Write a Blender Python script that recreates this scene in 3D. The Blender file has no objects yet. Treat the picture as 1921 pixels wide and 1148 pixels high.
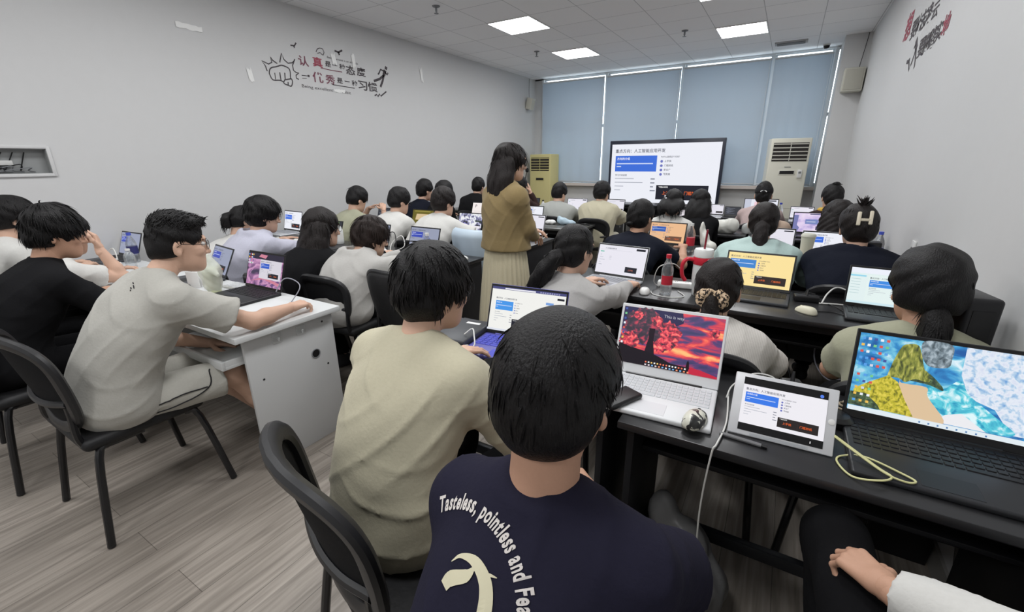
import bpy, bmesh, math, random
import numpy as np
from mathutils import Vector, Matrix
from mathutils.bvhtree import BVHTree

random.seed(7); RNG = np.random.default_rng(7)
C = bpy.context.scene.collection
R = math.radians
PI = math.pi

# ------------------------------------------------------------------ camera
SC = bpy.context.scene
cam_d = bpy.data.cameras.new('camera'); cam = bpy.data.objects.new('camera', cam_d); C.objects.link(cam)
cam_d.sensor_width = 36.0; cam_d.sensor_fit = 'HORIZONTAL'; cam_d.lens = 825.27 * 36.0 / 1921.0
cam_d.clip_start = 0.05; cam_d.clip_end = 100
_f = Vector((-0.49225913, 0.81265153, -0.31189491)); _u = Vector((-0.15329543, 0.2717789, 0.95007197)); _r = _f.cross(_u)
cam.matrix_world = Matrix(((_r.x, _u.x, -_f.x, 0), (_r.y, _u.y, -_f.y, 0), (_r.z, _u.z, -_f.z, 1.5), (0, 0, 0, 1)))
SC.camera = cam
# ------------------------------------------------------------------ world, exposure
SC.view_settings.view_transform = 'Standard'; SC.view_settings.look = 'None'
SC.view_settings.exposure = 0.0; SC.view_settings.gamma = 1.0; SC.view_settings.use_curve_mapping = False
W = bpy.data.worlds.new('daylight'); SC.world = W; W.use_nodes = True
W.node_tree.nodes['Background'].inputs[0].default_value = (0.93, 0.97, 1.0, 1); W.node_tree.nodes['Background'].inputs[1].default_value = 4.2
LAMP = 22.8           # radiance of the ceiling panels

# ------------------------------------------------------------------ materials
def lin(c):
    return tuple(((x / 255.0) / 12.92 if x <= 10 else ((x / 255.0 + 0.055) / 1.055) ** 2.4) for x in c) + (1.0,)
_M = {}
def mat(name, rgb=(128, 128, 128), rough=0.6, metal=0.0, spec=0.4, bump=0.0, bscale=60.0, stretch=(1, 1, 1), var=0.0, alpha=1.0, trans=0.0, emit=0.0, coat=0.0, sheen=0.0):
    if name in _M: return _M[name]
    m = bpy.data.materials.new(name); m.use_nodes = True; nt = m.node_tree; b = nt.nodes['Principled BSDF']
    col = lin(rgb)
    b.inputs['Base Color'].default_value = col; b.inputs['Roughness'].default_value = rough
    b.inputs['Metallic'].default_value = metal; b.inputs['Specular IOR Level'].default_value = spec
    if alpha < 1: b.inputs['Alpha'].default_value = alpha
    if trans: b.inputs['Transmission Weight'].default_value = trans
    if coat: b.inputs['Coat Weight'].default_value = coat
    if sheen: b.inputs['Sheen Weight'].default_value = sheen
    if emit:
        b.inputs['Base Color'].default_value = (0.01, 0.01, 0.01, 1); b.inputs['Specular IOR Level'].default_value = 0.1
        b.inputs['Emission Color'].default_value = col; b.inputs['Emission Strength'].default_value = emit
    if bump or var:
        tc = nt.nodes.new('ShaderNodeTexCoord'); mp = nt.nodes.new('ShaderNodeMapping'); mp.inputs['Scale'].default_value = stretch
        ns = nt.nodes.new('ShaderNodeTexNoise'); ns.inputs['Scale'].default_value = bscale; ns.inputs['Detail'].default_value = 4
        nt.links.new(tc.outputs['Object'], mp.inputs[0]); nt.links.new(mp.outputs[0], ns.inputs['Vector'])
        if bump:
            bp = nt.nodes.new('ShaderNodeBump'); bp.inputs['Strength'].default_value = bump; bp.inputs['Distance'].default_value = 0.01
            nt.links.new(ns.outputs['Fac'], bp.inputs['Height']); nt.links.new(bp.outputs[0], b.inputs['Normal'])
        if var:
            mx = nt.nodes.new('ShaderNodeMix'); mx.data_type = 'RGBA'
            mx.inputs['A'].default_value = tuple(x * (1 - var) for x in col[:3]) + (1,); mx.inputs['B'].default_value = tuple(min(1, x * (1 + var)) for x in col[:3]) + (1,)
            nt.links.new(ns.outputs['Fac'], mx.inputs['Factor']); nt.links.new(mx.outputs['Result'], b.inputs['Base Color'])
    _M[name] = m
    return m
def E(rgb, s=1.0):                       # a lit display colour
    return mat('lit_%d_%d_%d' % tuple(rgb), rgb, 0.35, emit=s)
def cloth(name, rgb, var=0.06): return mat(name, rgb, 0.9, spec=0.12, bump=0.12, bscale=110, var=var, sheen=0.1 if sum(rgb) > 300 else 0.0)

def M_wood_floor():
    m = bpy.data.materials.new('grey_wood_plank_floor'); m.use_nodes = True; nt = m.node_tree; N = nt.nodes; L = nt.links; b = N['Principled BSDF']
    tc = N.new('ShaderNodeTexCoord'); mp = N.new('ShaderNodeMapping'); mp.inputs['Rotation'].default_value = (0, 0, R(90)); L.new(tc.outputs['Object'], mp.inputs[0])
    br = N.new('ShaderNodeTexBrick'); br.inputs['Scale'].default_value = 1; br.inputs['Brick Width'].default_value = 1.2; br.inputs['Row Height'].default_value = 0.18
    br.inputs['Mortar Size'].default_value = 0.0012; br.inputs['Color1'].default_value = lin((160, 153, 145)); br.inputs['Color2'].default_value = lin((144, 137, 129)); br.inputs['Mortar'].default_value = lin((100, 94, 88))
    br.offset = 0.37; L.new(mp.outputs[0], br.inputs['Vector'])
    m2 = N.new('ShaderNodeMapping'); m2.inputs['Scale'].default_value = (16, 0.9, 1); L.new(tc.outputs['Object'], m2.inputs[0])
    ns = N.new('ShaderNodeTexNoise'); ns.inputs['Scale'].default_value = 2.4; ns.inputs['Detail'].default_value = 8; ns.inputs['Distortion'].default_value = 0.8; L.new(m2.outputs[0], ns.inputs['Vector'])
    cr = N.new('ShaderNodeValToRGB'); cr.color_ramp.elements[0].position = 0.32; cr.color_ramp.elements[1].position = 0.7
    cr.color_ramp.elements[0].color = (0.62, 0.60, 0.58, 1); cr.color_ramp.elements[1].color = (1.12, 1.1, 1.08, 1); L.new(ns.outputs['Fac'], cr.inputs[0])
    mx = N.new('ShaderNodeMix'); mx.data_type = 'RGBA'; mx.blend_type = 'MULTIPLY'; mx.inputs['Factor'].default_value = 1
    L.new(br.outputs['Color'], mx.inputs['A']); L.new(cr.outputs[0], mx.inputs['B']); L.new(mx.outputs['Result'], b.inputs['Base Color'])
    b.inputs['Roughness'].default_value = 0.42; b.inputs['Specular IOR Level'].default_value = 0.4
    bp = N.new('ShaderNodeBump'); bp.inputs['Strength'].default_value = 0.12; bp.inputs['Distance'].default_value = 0.004; L.new(ns.outputs['Fac'], bp.inputs['Height']); L.new(bp.outputs[0], b.inputs['Normal'])
    return m
def M_ceiling():
    m = bpy.data.materials.new('ceiling_tile'); m.use_nodes = True; nt = m.node_tree; N = nt.nodes; L = nt.links; b = N['Principled BSDF']
    tc = N.new('ShaderNodeTexCoord'); mp = N.new('ShaderNodeMapping'); mp.inputs['Location'].default_value = (0.517 + 6, -5.27 + 9, 0); L.new(tc.outputs['Object'], mp.inputs[0])
    br = N.new('ShaderNodeTexBrick'); br.offset = 0.0; br.inputs['Scale'].default_value = 1; br.inputs['Brick Width'].default_value = 0.6; br.inputs['Row Height'].default_value = 0.6; br.inputs['Mortar Size'].default_value = 0.0045; br.inputs['Mortar Smooth'].default_value = 0.3
    br.inputs['Color1'].default_value = lin((247, 247, 248)); br.inputs['Color2'].default_value = lin((243, 243, 245)); br.inputs['Mortar'].default_value = lin((190, 190, 193)); L.new(mp.outputs[0], br.inputs['Vector'])
    L.new(br.outputs['Color'], b.inputs['Base Color']); b.inputs['Roughness'].default_value = 0.85; b.inputs['Specular IOR Level'].default_value = 0.15
    ns = N.new('ShaderNodeTexNoise'); ns.inputs['Scale'].default_value = 120; L.new(tc.outputs['Object'], ns.inputs['Vector'])
    bp = N.new('ShaderNodeBump'); bp.inputs['Strength'].default_value = 0.25; bp.inputs['Distance'].default_value = 0.004; L.new(ns.outputs['Fac'], bp.inputs['Height']); L.new(bp.outputs[0], b.inputs['Normal'])
    return m
def M_blind():
    m = bpy.data.materials.new('blue_blind_fabric'); m.use_nodes = True; nt = m.node_tree; N = nt.nodes; L = nt.links; N.remove(N['Principled BSDF'])
    d = N.new('ShaderNodeBsdfDiffuse'); d.inputs[0].default_value = lin((186, 197, 207)); t = N.new('ShaderNodeBsdfTranslucent'); t.inputs[0].default_value = lin((150, 170, 190))
    mx = N.new('ShaderNodeMixShader'); mx.inputs[0].default_value = 0.15; L.new(d.outputs[0], mx.inputs[1]); L.new(t.outputs[0], mx.inputs[2]); L.new(mx.outputs[0], N['Material Output'].inputs[0])
    return m
def ramp_shader(name, coordscale, stops, scale=3.0, detail=6, distort=0.0, emit=1.0, rot=0.0, rough=0.35):
    """a picture made of one noise and a colour ramp, for wallpapers on displays and printed fabric"""
    m = bpy.data.materials.new(name); m.use_nodes = True; nt = m.node_tree; N = nt.nodes; L = nt.links; b = N['Principled BSDF']
    tc = N.new('ShaderNodeTexCoord'); mp = N.new('ShaderNodeMapping'); mp.inputs['Scale'].default_value = coordscale; mp.inputs['Rotation'].default_value = (0, rot, 0); L.new(tc.outputs['Object'], mp.inputs[0])
    ns = N.new('ShaderNodeTexNoise'); ns.inputs['Scale'].default_value = scale; ns.inputs['Detail'].default_value = detail; ns.inputs['Distortion'].default_value = distort; L.new(mp.outputs[0], ns.inputs['Vector'])
    cr = N.new('ShaderNodeValToRGB'); e = cr.color_ramp.elements
    while len(e) < len(stops): e.new(0.5)
    for k, (p, c) in enumerate(stops): e[k].position = p; e[k].color = lin(c)
    L.new(ns.outputs['Fac'], cr.inputs[0])
    if emit:
        b.inputs['Base Color'].default_value = (0.01, 0.01, 0.01, 1); L.new(cr.outputs[0], b.inputs['Emission Color']); b.inputs['Emission Strength'].default_value = emit
    else: L.new(cr.outputs[0], b.inputs['Base Color'])
    b.inputs['Roughness'].default_value = rough
    return m

# ------------------------------------------------------------------ mesh helpers
def setmesh(me, V, F, mi=None, smooth=True):
    me.from_pydata([tuple(v) for v in V] if not isinstance(V, np.ndarray) else V.tolist(), [], F if not isinstance(F, np.ndarray) else F.tolist())
    if mi is not None: me.polygons.foreach_set('material_index', np.asarray(mi, dtype=np.int32))
    if smooth is True: me.polygons.foreach_set('use_smooth', np.ones(len(me.polygons), dtype=bool))
    me.update()
def link(name, V, F, mats, mi=None, parent=None, smooth=True, auto=None):
    me = bpy.data.meshes.new(name); setmesh(me, V, F, mi, smooth)
    for m in (mats if isinstance(mats, (list, tuple)) else [mats]): me.materials.append(m)
    o = bpy.data.objects.new(name, me); C.objects.link(o)
    if auto: me.set_sharp_from_angle(angle=R(auto))
    if parent: o.parent = parent
    return o
def rotz(a): c, s = math.cos(a), math.sin(a); return np.array([[c, -s, 0], [s, c, 0], [0, 0, 1.]])
def rotx(a): c, s = math.cos(a), math.sin(a); return np.array([[1, 0, 0], [0, c, -s], [0, s, c.real]])
def roty(a): c, s = math.cos(a), math.sin(a); return np.array([[c, 0, s], [0, 1, 0], [-s, 0, c]])
_rb = {}
class MB:
    def __init__(s): s.v = []; s.f = []; s.m = []; s.n = 0
    def add(s, V, F, mi=0):
        V = np.asarray(V, float); s.v.append(V); s.f += [tuple(i + s.n for i in f) for f in F]; s.m += [mi] * len(F); s.n += len(V); return s
    def box(s, c, d, mi=0, rot=None):
        h = np.array(d) / 2.0; P = np.array([[x, y, z] for x in (-1, 1) for y in (-1, 1) for z in (-1, 1)], float) * h
        if rot is not None: P = P @ np.asarray(rot).T
        return s.add(P + np.array(c), [(0, 1, 3, 2), (4, 6, 7, 5), (0, 4, 5, 1), (2, 3, 7, 6), (0, 2, 6, 4), (1, 5, 7, 3)], mi)
    def rbox(s, c, d, r=0.005, mi=0, rot=None, seg=2):
        key = (tuple(np.round(d, 5)), round(r, 5), seg)
        if key not in _rb:
            bm = bmesh.new(); bmesh.ops.create_cube(bm, size=1); bmesh.ops.scale(bm, vec=d, verts=bm.verts)
            bmesh.ops.bevel(bm, geom=bm.edges[:], offset=min(r, min(d) * 0.49), segments=seg, affect='EDGES', profile=0.5, clamp_overlap=True)
            bm.verts.index_update(); _rb[key] = (np.array([v.co[:] for v in bm.verts]), [tuple(v.index for v in f.verts) for f in bm.faces]); bm.free()
        P, F = _rb[key]
        if rot is not None: P = P @ np.asarray(rot).T
        return s.add(P + np.array(c), F, mi)
    def tube(s, pts, r, mi=0, n=8, closed=False, flat=None):
        P = [np.array(p, float) for p in pts]; k = len(P); rs = r if hasattr(r, '__len__') else [r] * k
        V = []; up = None
        for i in range(k):
            a = P[(i - 1) % k] if (closed or i > 0) else P[i]; b = P[(i + 1) % k] if (closed or i < k - 1) else P[i]
            t = b - a; t = t / (np.linalg.norm(t) + 1e-9)
            if up is None: up = np.array([0, 0, 1.]) if abs(t[2]) < 0.9 else np.array([1., 0, 0])
            u = up - t * (up @ t); u /= np.linalg.norm(u) + 1e-9; w = np.cross(t, u); up = u
            for j in range(n):
                an = 2 * PI * j / n; V.append(P[i] + rs[i] * ((flat or 1) * math.cos(an) * u + math.sin(an) * w))
        F = []
        for i in range(k if closed else k - 1):
            for j in range(n):
                a = i * n + j; b = i * n + (j + 1) % n; c2 = ((i + 1) % k) * n + (j + 1) % n; d = ((i + 1) % k) * n + j; F.append((a, b, c2, d))
        if not closed: F += [tuple(range(n))[::-1], tuple((k - 1) * n + j for j in range(n))]
        return s.add(V, F, mi)
    def lathe(s, prof, mi=0, n=20, c=(0, 0, 0), rot=None):
        V = []; F = []
        for (r, z) in prof:
            for j in range(n): V.append((r * math.cos(2 * PI * j / n), r * math.sin(2 * PI * j / n), z))
        for i in range(len(prof) - 1):
            for j in range(n): F.append((i * n + j, i * n + (j + 1) % n, (i + 1) * n + (j + 1) % n, (i + 1) * n + j))
        F += [tuple(range(n))[::-1], tuple((len(prof) - 1) * n + j for j in range(n))]
        V = np.array(V)
        if rot is not None: V = V @ np.asarray(rot).T
        return s.add(V + np.array(c), F, mi)
    def obj(s, name, mats, parent=None, smooth=True, auto=35, loc=None):
        V = np.concatenate(s.v)
        if loc is not None: V = V - np.array(loc)
        o = link(name, V, s.f, mats, s.m, parent, smooth, auto)
        if loc is not None: o.location = loc
        return o
def spline(pts, n=8):
    P = [np.array(p, float) for p in pts]; P = [2 * P[0] - P[1]] + P + [2 * P[-1] - P[-2]]; out = []
    for i in range(1, len(P) - 2):
        for t in np.linspace(0, 1, n, endpoint=False):
            a, b, c, d = P[i - 1:i + 3]; out.append(0.5 * ((2 * b) + (c - a) * t + (2 * a - 5 * b + 4 * c - d) * t * t + (3 * b - a - 3 * c + d) * t ** 3))
    return out + [P[-2]]
def tag(o, label, cat, group=None):
    o['label'] = label; o['category'] = cat
    if group: o['group'] = group
    return o
def struct(o): o['kind'] = 'structure'; return o
def thing(name, label, cat, loc=(0, 0, 0), rz=0, group=None):
    o = bpy.data.objects.new(name, None); C.objects.link(o); o.location = loc; o.rotation_euler = (0, 0, rz); o.empty_display_size = 0.05
    return tag(o, label, cat, group)
def dup(root, loc, rz, label, group=None):
    def cp(o, par):
        c = o.copy(); C.objects.link(c)
        if par: c.parent = par
        for ch in o.children: cp(ch, c)
        return c
    r = cp(root, None); r.location = loc; r.rotation_euler = (0, 0, rz); r['label'] = label
    if group: r['group'] = group
    return r
_tx = {}
def text_geo(s, bold=0.0):
    """flat outline of a line of writing, height 1 for a capital, origin at left of the baseline"""
    if (s, bold) in _tx: return _tx[(s, bold)]
    cu = bpy.data.curves.new('t', 'FONT'); cu.body = s; cu.size = 1.0; cu.resolution_u = 3; cu.offset = bold
    o = bpy.data.objects.new('t', cu); C.objects.link(o); dg = bpy.context.evaluated_depsgraph_get(); dg.update()
    me = bpy.data.meshes.new_from_object(o.evaluated_get(dg)); V = np.array([v.co[:] for v in me.vertices]) if len(me.vertices) else np.zeros((0, 3)); F = [tuple(p.vertices) for p in me.polygons]
    bpy.data.objects.remove(o); bpy.data.curves.remove(cu); bpy.data.meshes.remove(me)
    _tx[(s, bold)] = (V, F); return V, F

# ------------------------------------------------------------------ soft bodies: smooth union of tapered limbs, meshed as one continuous surface
def hsh(t): return sum(ord(c) * (i + 1) for i, c in enumerate(t))
def nrm(v): v = np.asarray(v, float); return v / (np.linalg.norm(v) + 1e-12)
class Field:
    def __init__(s, lo, hi, h):
        s.h = h; s.o = np.array(lo, float) - 3 * h; n = np.ceil((np.array(hi) + 3 * h - s.o) / h).astype(int) + 1
        s.ax = [s.o[i] + h * np.arange(n[i]) for i in range(3)]; s.F = np.full(n, 0.5, np.float32)
    def sl(s, lo, hi):
        S = tuple(slice(max(0, int((lo[i] - s.o[i]) / s.h)), max(0, int((hi[i] - s.o[i]) / s.h) + 2)) for i in range(3))
        return S, (s.ax[0][S[0]][:, None, None], s.ax[1][S[1]][None, :, None], s.ax[2][S[2]][None, None, :])
    def add(s, prim, k=0.02, sub=False):
        fn, lo, hi = prim; pad = k + 4 * s.h; S, P = s.sl(np.array(lo) - pad, np.array(hi) + pad)
        A = s.F[S]
        if A.size == 0: return s
        D = fn(*P).astype(np.float32)
        if sub:
            h = np.clip(0.5 - 0.5 * (D + A) / k, 0, 1); s.F[S] = A * (1 - h) - D * h + k * h * (1 - h)
        else:
            h = np.clip(0.5 + 0.5 * (A - D) / k, 0, 1); s.F[S] = A * (1 - h) + D * h - k * h * (1 - h)
        return s
    def cut(s, p, n):                       # keep the side the normal points away from
        n = nrm(n); d = (s.ax[0][:, None, None] - p[0]) * n[0] + (s.ax[1][None, :, None] - p[1]) * n[1] + (s.ax[2][None, None, :] - p[2]) * n[2]
        s.F = np.maximum(s.F, d.astype(np.float32)); return s
    def disp(s, fn): s.F = s.F + fn(s.ax[0][:, None, None], s.ax[1][None, :, None], s.ax[2][None, None, :]).astype(np.float32); return s
    def mesh(s):
        F = s.F; I = F < 0
        sl0, sl1 = slice(None, -1), slice(1, None)
        corner = [(a, b, c) for a in (0, 1) for b in (0, 1) for c in (0, 1)]
        g = lambda A, t: A[tuple(sl1 if x else sl0 for x in t)]
        cnt = sum(g(I, t).astype(np.int8) for t in corner); act = (cnt > 0) & (cnt < 8)
        ci = np.argwhere(act); idx = -np.ones(act.shape, int); idx[act] = np.arange(len(ci))
        acc = np.zeros((len(ci), 3)); num = np.zeros(len(ci))
        for a in corner:
            for d in range(3):
                if a[d]: continue
                b = list(a); b[d] = 1
                fa = F[ci[:, 0] + a[0], ci[:, 1] + a[1], ci[:, 2] + a[2]]; fb = F[ci[:, 0] + b[0], ci[:, 1] + b[1], ci[:, 2] + b[2]]
                m = (fa < 0) != (fb < 0); t = np.where(m, fa / np.where(m, fa - fb, 1), 0)
                p = np.zeros((len(ci), 3)) + np.array(a, float); p[:, d] += t; acc[m] += p[m]; num[m] += 1
        V = s.o + s.h * (ci + acc / num[:, None]); Q = []
        for d in range(3):
            u, w = (d + 1) % 3, (d + 2) % 3
            A = np.take(I, range(F.shape[d] - 1), d); B = np.take(I, range(1, F.shape[d]), d)
            e = np.argwhere(A != B); e = e[(e[:, u] > 0) & (e[:, w] > 0) & (e[:, u] < F.shape[u] - 1) & (e[:, w] < F.shape[w] - 1)]
            ins = A[tuple(e.T)]; c = []
            for du, dw in ((1, 1), (0, 1), (0, 0), (1, 0)):
                q = e.copy(); q[:, u] -= du; q[:, w] -= dw; c.append(idx[tuple(q.T)])
            q = np.stack(c, 1); q[~ins] = q[~ins][:, ::-1]; Q.append(q)
        return V, np.concatenate(Q)
def rc(a, b, ra, rb, cap=None):
    a = np.asarray(a, float); b = np.asarray(b, float); ba = b - a; L2 = float(ba @ ba) + 1e-12; m = max(ra, rb)
    def fn(X, Y, Z):
        t = ((X - a[0]) * ba[0] + (Y - a[1]) * ba[1] + (Z - a[2]) * ba[2]) / L2; h = np.clip(t, 0, 1)
        d = np.sqrt((X - a[0] - h * ba[0]) ** 2 + (Y - a[1] - h * ba[1]) ** 2 + (Z - a[2] - h * ba[2]) ** 2) - (ra + (rb - ra) * h)
        if cap: d = np.maximum(d, (t - 1) * math.sqrt(L2) - 0.002)
        return d
    return fn, np.minimum(a, b) - m, np.maximum(a, b) + m
def el(c, r, B=None):
    c = np.asarray(c, float); r = np.asarray(r, float); B = np.eye(3) if B is None else np.asarray(B, float)   # rows = local axes
    def fn(X, Y, Z):
        x, y, z = X - c[0], Y - c[1], Z - c[2]; q = [(B[i][0] * x + B[i][1] * y + B[i][2] * z) for i in range(3)]
        k0 = np.sqrt(sum((q[i] / r[i]) ** 2 for i in range(3))); k1 = np.sqrt(sum((q[i] / r[i] ** 2) ** 2 for i in range(3))) + 1e-9
        return k0 * (k0 - 1) / k1
    e = np.abs(B).T @ r
    return fn, c - e, c + e
def fieldof(prims, h, pad=0.0):
    lo = np.min([p[0][1] for p in prims], 0) - pad; hi = np.max([p[0][2] for p in prims], 0) + pad; f = Field(lo, hi, h)
    for p in prims: f.add(p[0], p[1], len(p) > 2 and p[2])
    return f
def folds(amp, ph, sc=1.0):
    """soft waves plus thin slanting creases"""
    def fn(X, Y, Z):
        a = np.sin(sc * (30 * Z + 16 * X - 9 * Y) + 1.3 * np.sin(sc * (5 * X + 4 * Y - 3 * Z) + ph) + ph); b = np.sin(sc * (24 * X - 23 * Z + 15 * Y) + 1.2 * np.sin(sc * (7 * Z + 4 * X) + 2 * ph)); c = np.sin(sc * (13 * Y + 10 * Z - 8 * X) + 1.7 * ph)
        ra = (1 - np.abs(a)) ** 3; rb = (1 - np.abs(b)) ** 3
        return amp * (0.5 * b * c + 0.35 * c - 1.15 * ra * (0.5 + 0.5 * c) - 1.0 * rb * (0.5 - 0.5 * c) + .25)
    return fn

SKIN = mat('skin_light', (208, 170, 148), 0.55, spec=0.3, bump=0.05, bscale=220, var=0.04)
SKIN_T = mat('skin_tan', (190, 148, 124), 0.55, spec=0.3, bump=0.05, bscale=220, var=0.04)
def hairmat(name, rgb): return mat(name, rgb, 0.48, spec=0.28, bump=0.5, bscale=55, stretch=(5, 5, 0.8), var=0.35)
HB = hairmat('black_hair', (17, 15, 16)); HD = hairmat('dark_brown_hair', (27, 21, 20)); HN = hairmat('brown_hair', (38, 28, 25))
GLS = mat('eyeglass_wire', (60, 55, 52), 0.3, metal=0.8); WHITE_EYE = mat('eye_white', (225, 222, 218), 0.25); IRIS = mat('eye_iris', (35, 25, 22), 0.2)
SHOE = mat('dark_shoe', (40, 40, 44), 0.6); SHOEW = mat('white_shoe', (205, 205, 203), 0.6)

def hand_prims(Wp, D, N, side, curl=(20, 25, 15), sc=1.0, spread=0.0, thumb=0.25):
    """palm, four unequal fingers bent at their knuckles and a thumb off the side of the palm"""
    D = nrm(D); N = np.asarray(N, float); N = nrm(N - D * (N @ D)); T = np.cross(D, N) * side; pr = []
    offs = [0.029, 0.0095, -0.010, -0.028]; kn = [0.088, 0.093, 0.088, 0.079]; Ls = [(0.043, 0.025, 0.02), (0.047, 0.029, 0.021), (0.043, 0.027, 0.02), (0.034, 0.02, 0.018)]
    Wp = np.asarray(Wp, float)
    pr.append((rc(Wp - D * 0.02 * sc, Wp + D * 0.02 * sc, 0.025 * sc, 0.024 * sc), 0.012))
    for i in range(4):
        K = Wp + sc * (D * kn[i] + T * offs[i]); pr.append((rc(Wp + sc * (D * 0.018 + T * offs[i] * 0.6), K, 0.0145 * sc, 0.0105 * sc), 0.012))
    for i in range(4):
        p = Wp + sc * (D * kn[i] + T * offs[i]); an = 0; r = 0.0092 if i < 3 else 0.008
        for j in range(3):
            an += R(curl[j] * (1 + 0.12 * (i - 1))); d = math.cos(an) * D + math.sin(an) * N + T * spread * (1.5 - i) * 0.12; q = p + nrm(d) * Ls[i][j] * sc
            pr.append((rc(p, q, r * sc, (r - 0.0011) * sc), 0.0035)); p = q; r -= 0.0011
    p = Wp + sc * (D * 0.022 + T * 0.022); r = 0.0135
    for (a, b, c, l) in ((0.62, 0.72, thumb, 0.044), (0.86, 0.38, thumb, 0.034), (0.95, 0.12, thumb * 1.2, 0.027)):
        q = p + nrm(D * a + T * b + N * c) * l * sc; pr.append((rc(p, q, r * sc, (r - 0.002) * sc), 0.007)); p = q; r -= 0.002
    return pr

def ik(S, Wt, a, b, pole):
    d = Wt - S; L = np.linalg.norm(d)
    if L > (a + b) * 0.995: Wt = S + d / L * (a + b) * 0.995; d = Wt - S; L = np.linalg.norm(d)
    L = max(L, abs(a - b) + 0.02); x = (a * a - b * b + L * L) / (2 * L); h = math.sqrt(max(a * a - x * x, 1e-6)); n = d / (np.linalg.norm(d) + 1e-9); p = pole - n * (pole @ n)
    return S + n * x + nrm(p) * h, Wt

def head_basis(yaw, pitch, roll=0.0):
    B = rotz(yaw) @ rotx(-pitch) @ roty(roll)
    return B.T                              # rows = right, face, up
def person(label, head, yaw=0, hyaw=0, hpitch=8, hroll=0, nb=(0.085, 0.205), L=0.47, lean=0.0, sw=0.165, bulk=1.0, hs=1.0, top=None, bottom=None, hair=None, skin=None, wr=None, elb=None, hands=None, res=0.012, edge=None,
           glasses=False, face=False, hip=None, seated=True, ankle=None, shoe=None, desk_z=0.765, group='students seated at the desks', knees=None, hem=0.10, ears=True, tuck=None):
    head = np.array(head, float); yw = R(yaw); f = np.array([-math.sin(yw), math.cos(yw), 0]); r = np.array([math.cos(yw), math.sin(yw), 0]); up = np.array([0, 0, 1.]); skin = skin or SKIN
    S = head - f * nb[0] * 1.0 - up * nb[1] - r * lean
    if hip is None:
        hz = 0.555; dz = S[2] - hz; hip = S - f * math.sqrt(max(L * L - dz * dz, 0.004)); hip[2] = hz; hip -= r * lean
    hip = np.array(hip, float); base = np.array([hip[0], hip[1], 0.0]); fine = res < 0.0115
    root = thing('person', label, 'person', base, 0, group)
    def mk(name, V, F, m, par=root, smooth=True): return link(name, V - base, F, m, None, par, smooth)
    B = head_basis(R(hyaw) , R(hpitch), R(hroll)); hp = lambda x, y, z: head + hs * (B.T @ np.array([x, y, z]))
    shl = {-1: S - r * sw - up * 0.015, 1: S + r * sw - up * 0.015}; a_len, f_len = 0.285, 0.25
    if edge is None: edge = head[1] + 0.05
    W0 = {}
    for s in (-1, 1):
        w = wr.get(s) if wr else None
        if w is None: w = np.array([S[0] + s * 0.13 * r[0] + f[0] * 0.3, 0, desk_z + 0.035]); w[1] = max(edge + 0.06, S[1] + 0.14)
        W0[s] = np.array(w, float)
    arm = {}
    for s in (-1, 1):
        if elb and s in elb: arm[s] = (np.array(elb[s], float), W0[s])
        else: arm[s] = ik(shl[s], W0[s], a_len, f_len, r * s * (0.75 if tuck is None else tuck) - up * 0.9 - f * 0.25)
    hipj = {s: hip + r * s * 0.085 - up * 0.02 for s in (-1, 1)}
    if seated:
        kn = {s: hipj[s] + f * 0.42 + r * s * 0.045 - up * 0.02 for s in (-1, 1)}; an = {s: np.array([*(kn[s] - f * 0.03)[:2], 0.10]) for s in (-1, 1)}
    else:
        kn = {s: np.array([*(hipj[s] + f * 0.03)[:2], 0.50]) for s in (-1, 1)}; an = {s: np.array([*(hipj[s] - f * 0.02)[:2], 0.10]) for s in (-1, 1)}
    if knees: kn.update({s: np.array(v, float) for s, v in knees.items()})
    if ankle: an.update({s: np.array(v, float) for s, v in ankle.items()})
    # spine
    mid = (hip + S) / 2 - f * 0.045 * (1 if seated else 0.3) + up * 0.0
    def sp(t): return (1 - t) ** 2 * hip + 2 * t * (1 - t) * (2 * mid - 0.5 * (hip + S)) + t * t * S
    def torso(g):
        out = []
        for t, w_, d_ in ((0.0, .172, .128), (0.16, .165, .122), (0.32, .155, .112), (0.48, .155, .108), (0.64, .165, .112), (0.8, .172, .108), (0.93, .165, .088)):
            c = sp(t); tg = nrm(sp(t + 0.02) - sp(t - 0.02)); fp = nrm(f - tg * (f @ tg)); out.append((el(c, ((w_ * bulk) * (sw / 0.165) ** 0.7 + g, d_ * bulk + g, 0.085 + g), [r, fp, tg]), 0.05))
        for s in (-1, 1): out.append((rc(S + r * s * 0.045 + up * 0.035 * hs, shl[s] - up * 0.0, 0.05 + g, 0.056 + g), 0.045))
        return out
    nk0 = hp(0, -0.028, -0.055); nk1 = S + f * 0.0 + up * 0.045
    long = top.get('sleeve', 'short') == 'long'
    # ---- body (skin)
    pr = torso(-0.016); nk = []
    pr.append((rc(nk1, nk0, 0.056, 0.053), 0.03))
    for s in (-1, 1):
        e, w = arm[s]; pr.append((rc(shl[s], e, 0.045, 0.038), 0.02)); pr.append((rc(e, e + (w - e) * 0.35, 0.038, 0.039), 0.02)); pr.append((rc(e + (w - e) * 0.35, w, 0.039, 0.0265), 0.02))
        if bottom.get('kind') in ('shorts', 'skirt'):
            pr.append((rc(hipj[s], kn[s], 0.07, 0.052), 0.03)); pr.append((rc(kn[s], kn[s] * 0.6 + an[s] * 0.4 - f * 0.015, 0.052, 0.052), 0.03)); pr.append((rc(kn[s] * 0.6 + an[s] * 0.4 - f * 0.015, an[s], 0.052, 0.034), 0.03))
        else: pr.append((rc(hipj[s], kn[s], 0.055, 0.045), 0.03)); pr.append((rc(kn[s], an[s], 0.045, 0.034), 0.03))
    V, F = fieldof(pr, max(res, 0.009)).mesh(); parts = [(V, F)]
    # ---- head
    hr = 0.0048 if fine else max(0.008, res * 0.7)
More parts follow.
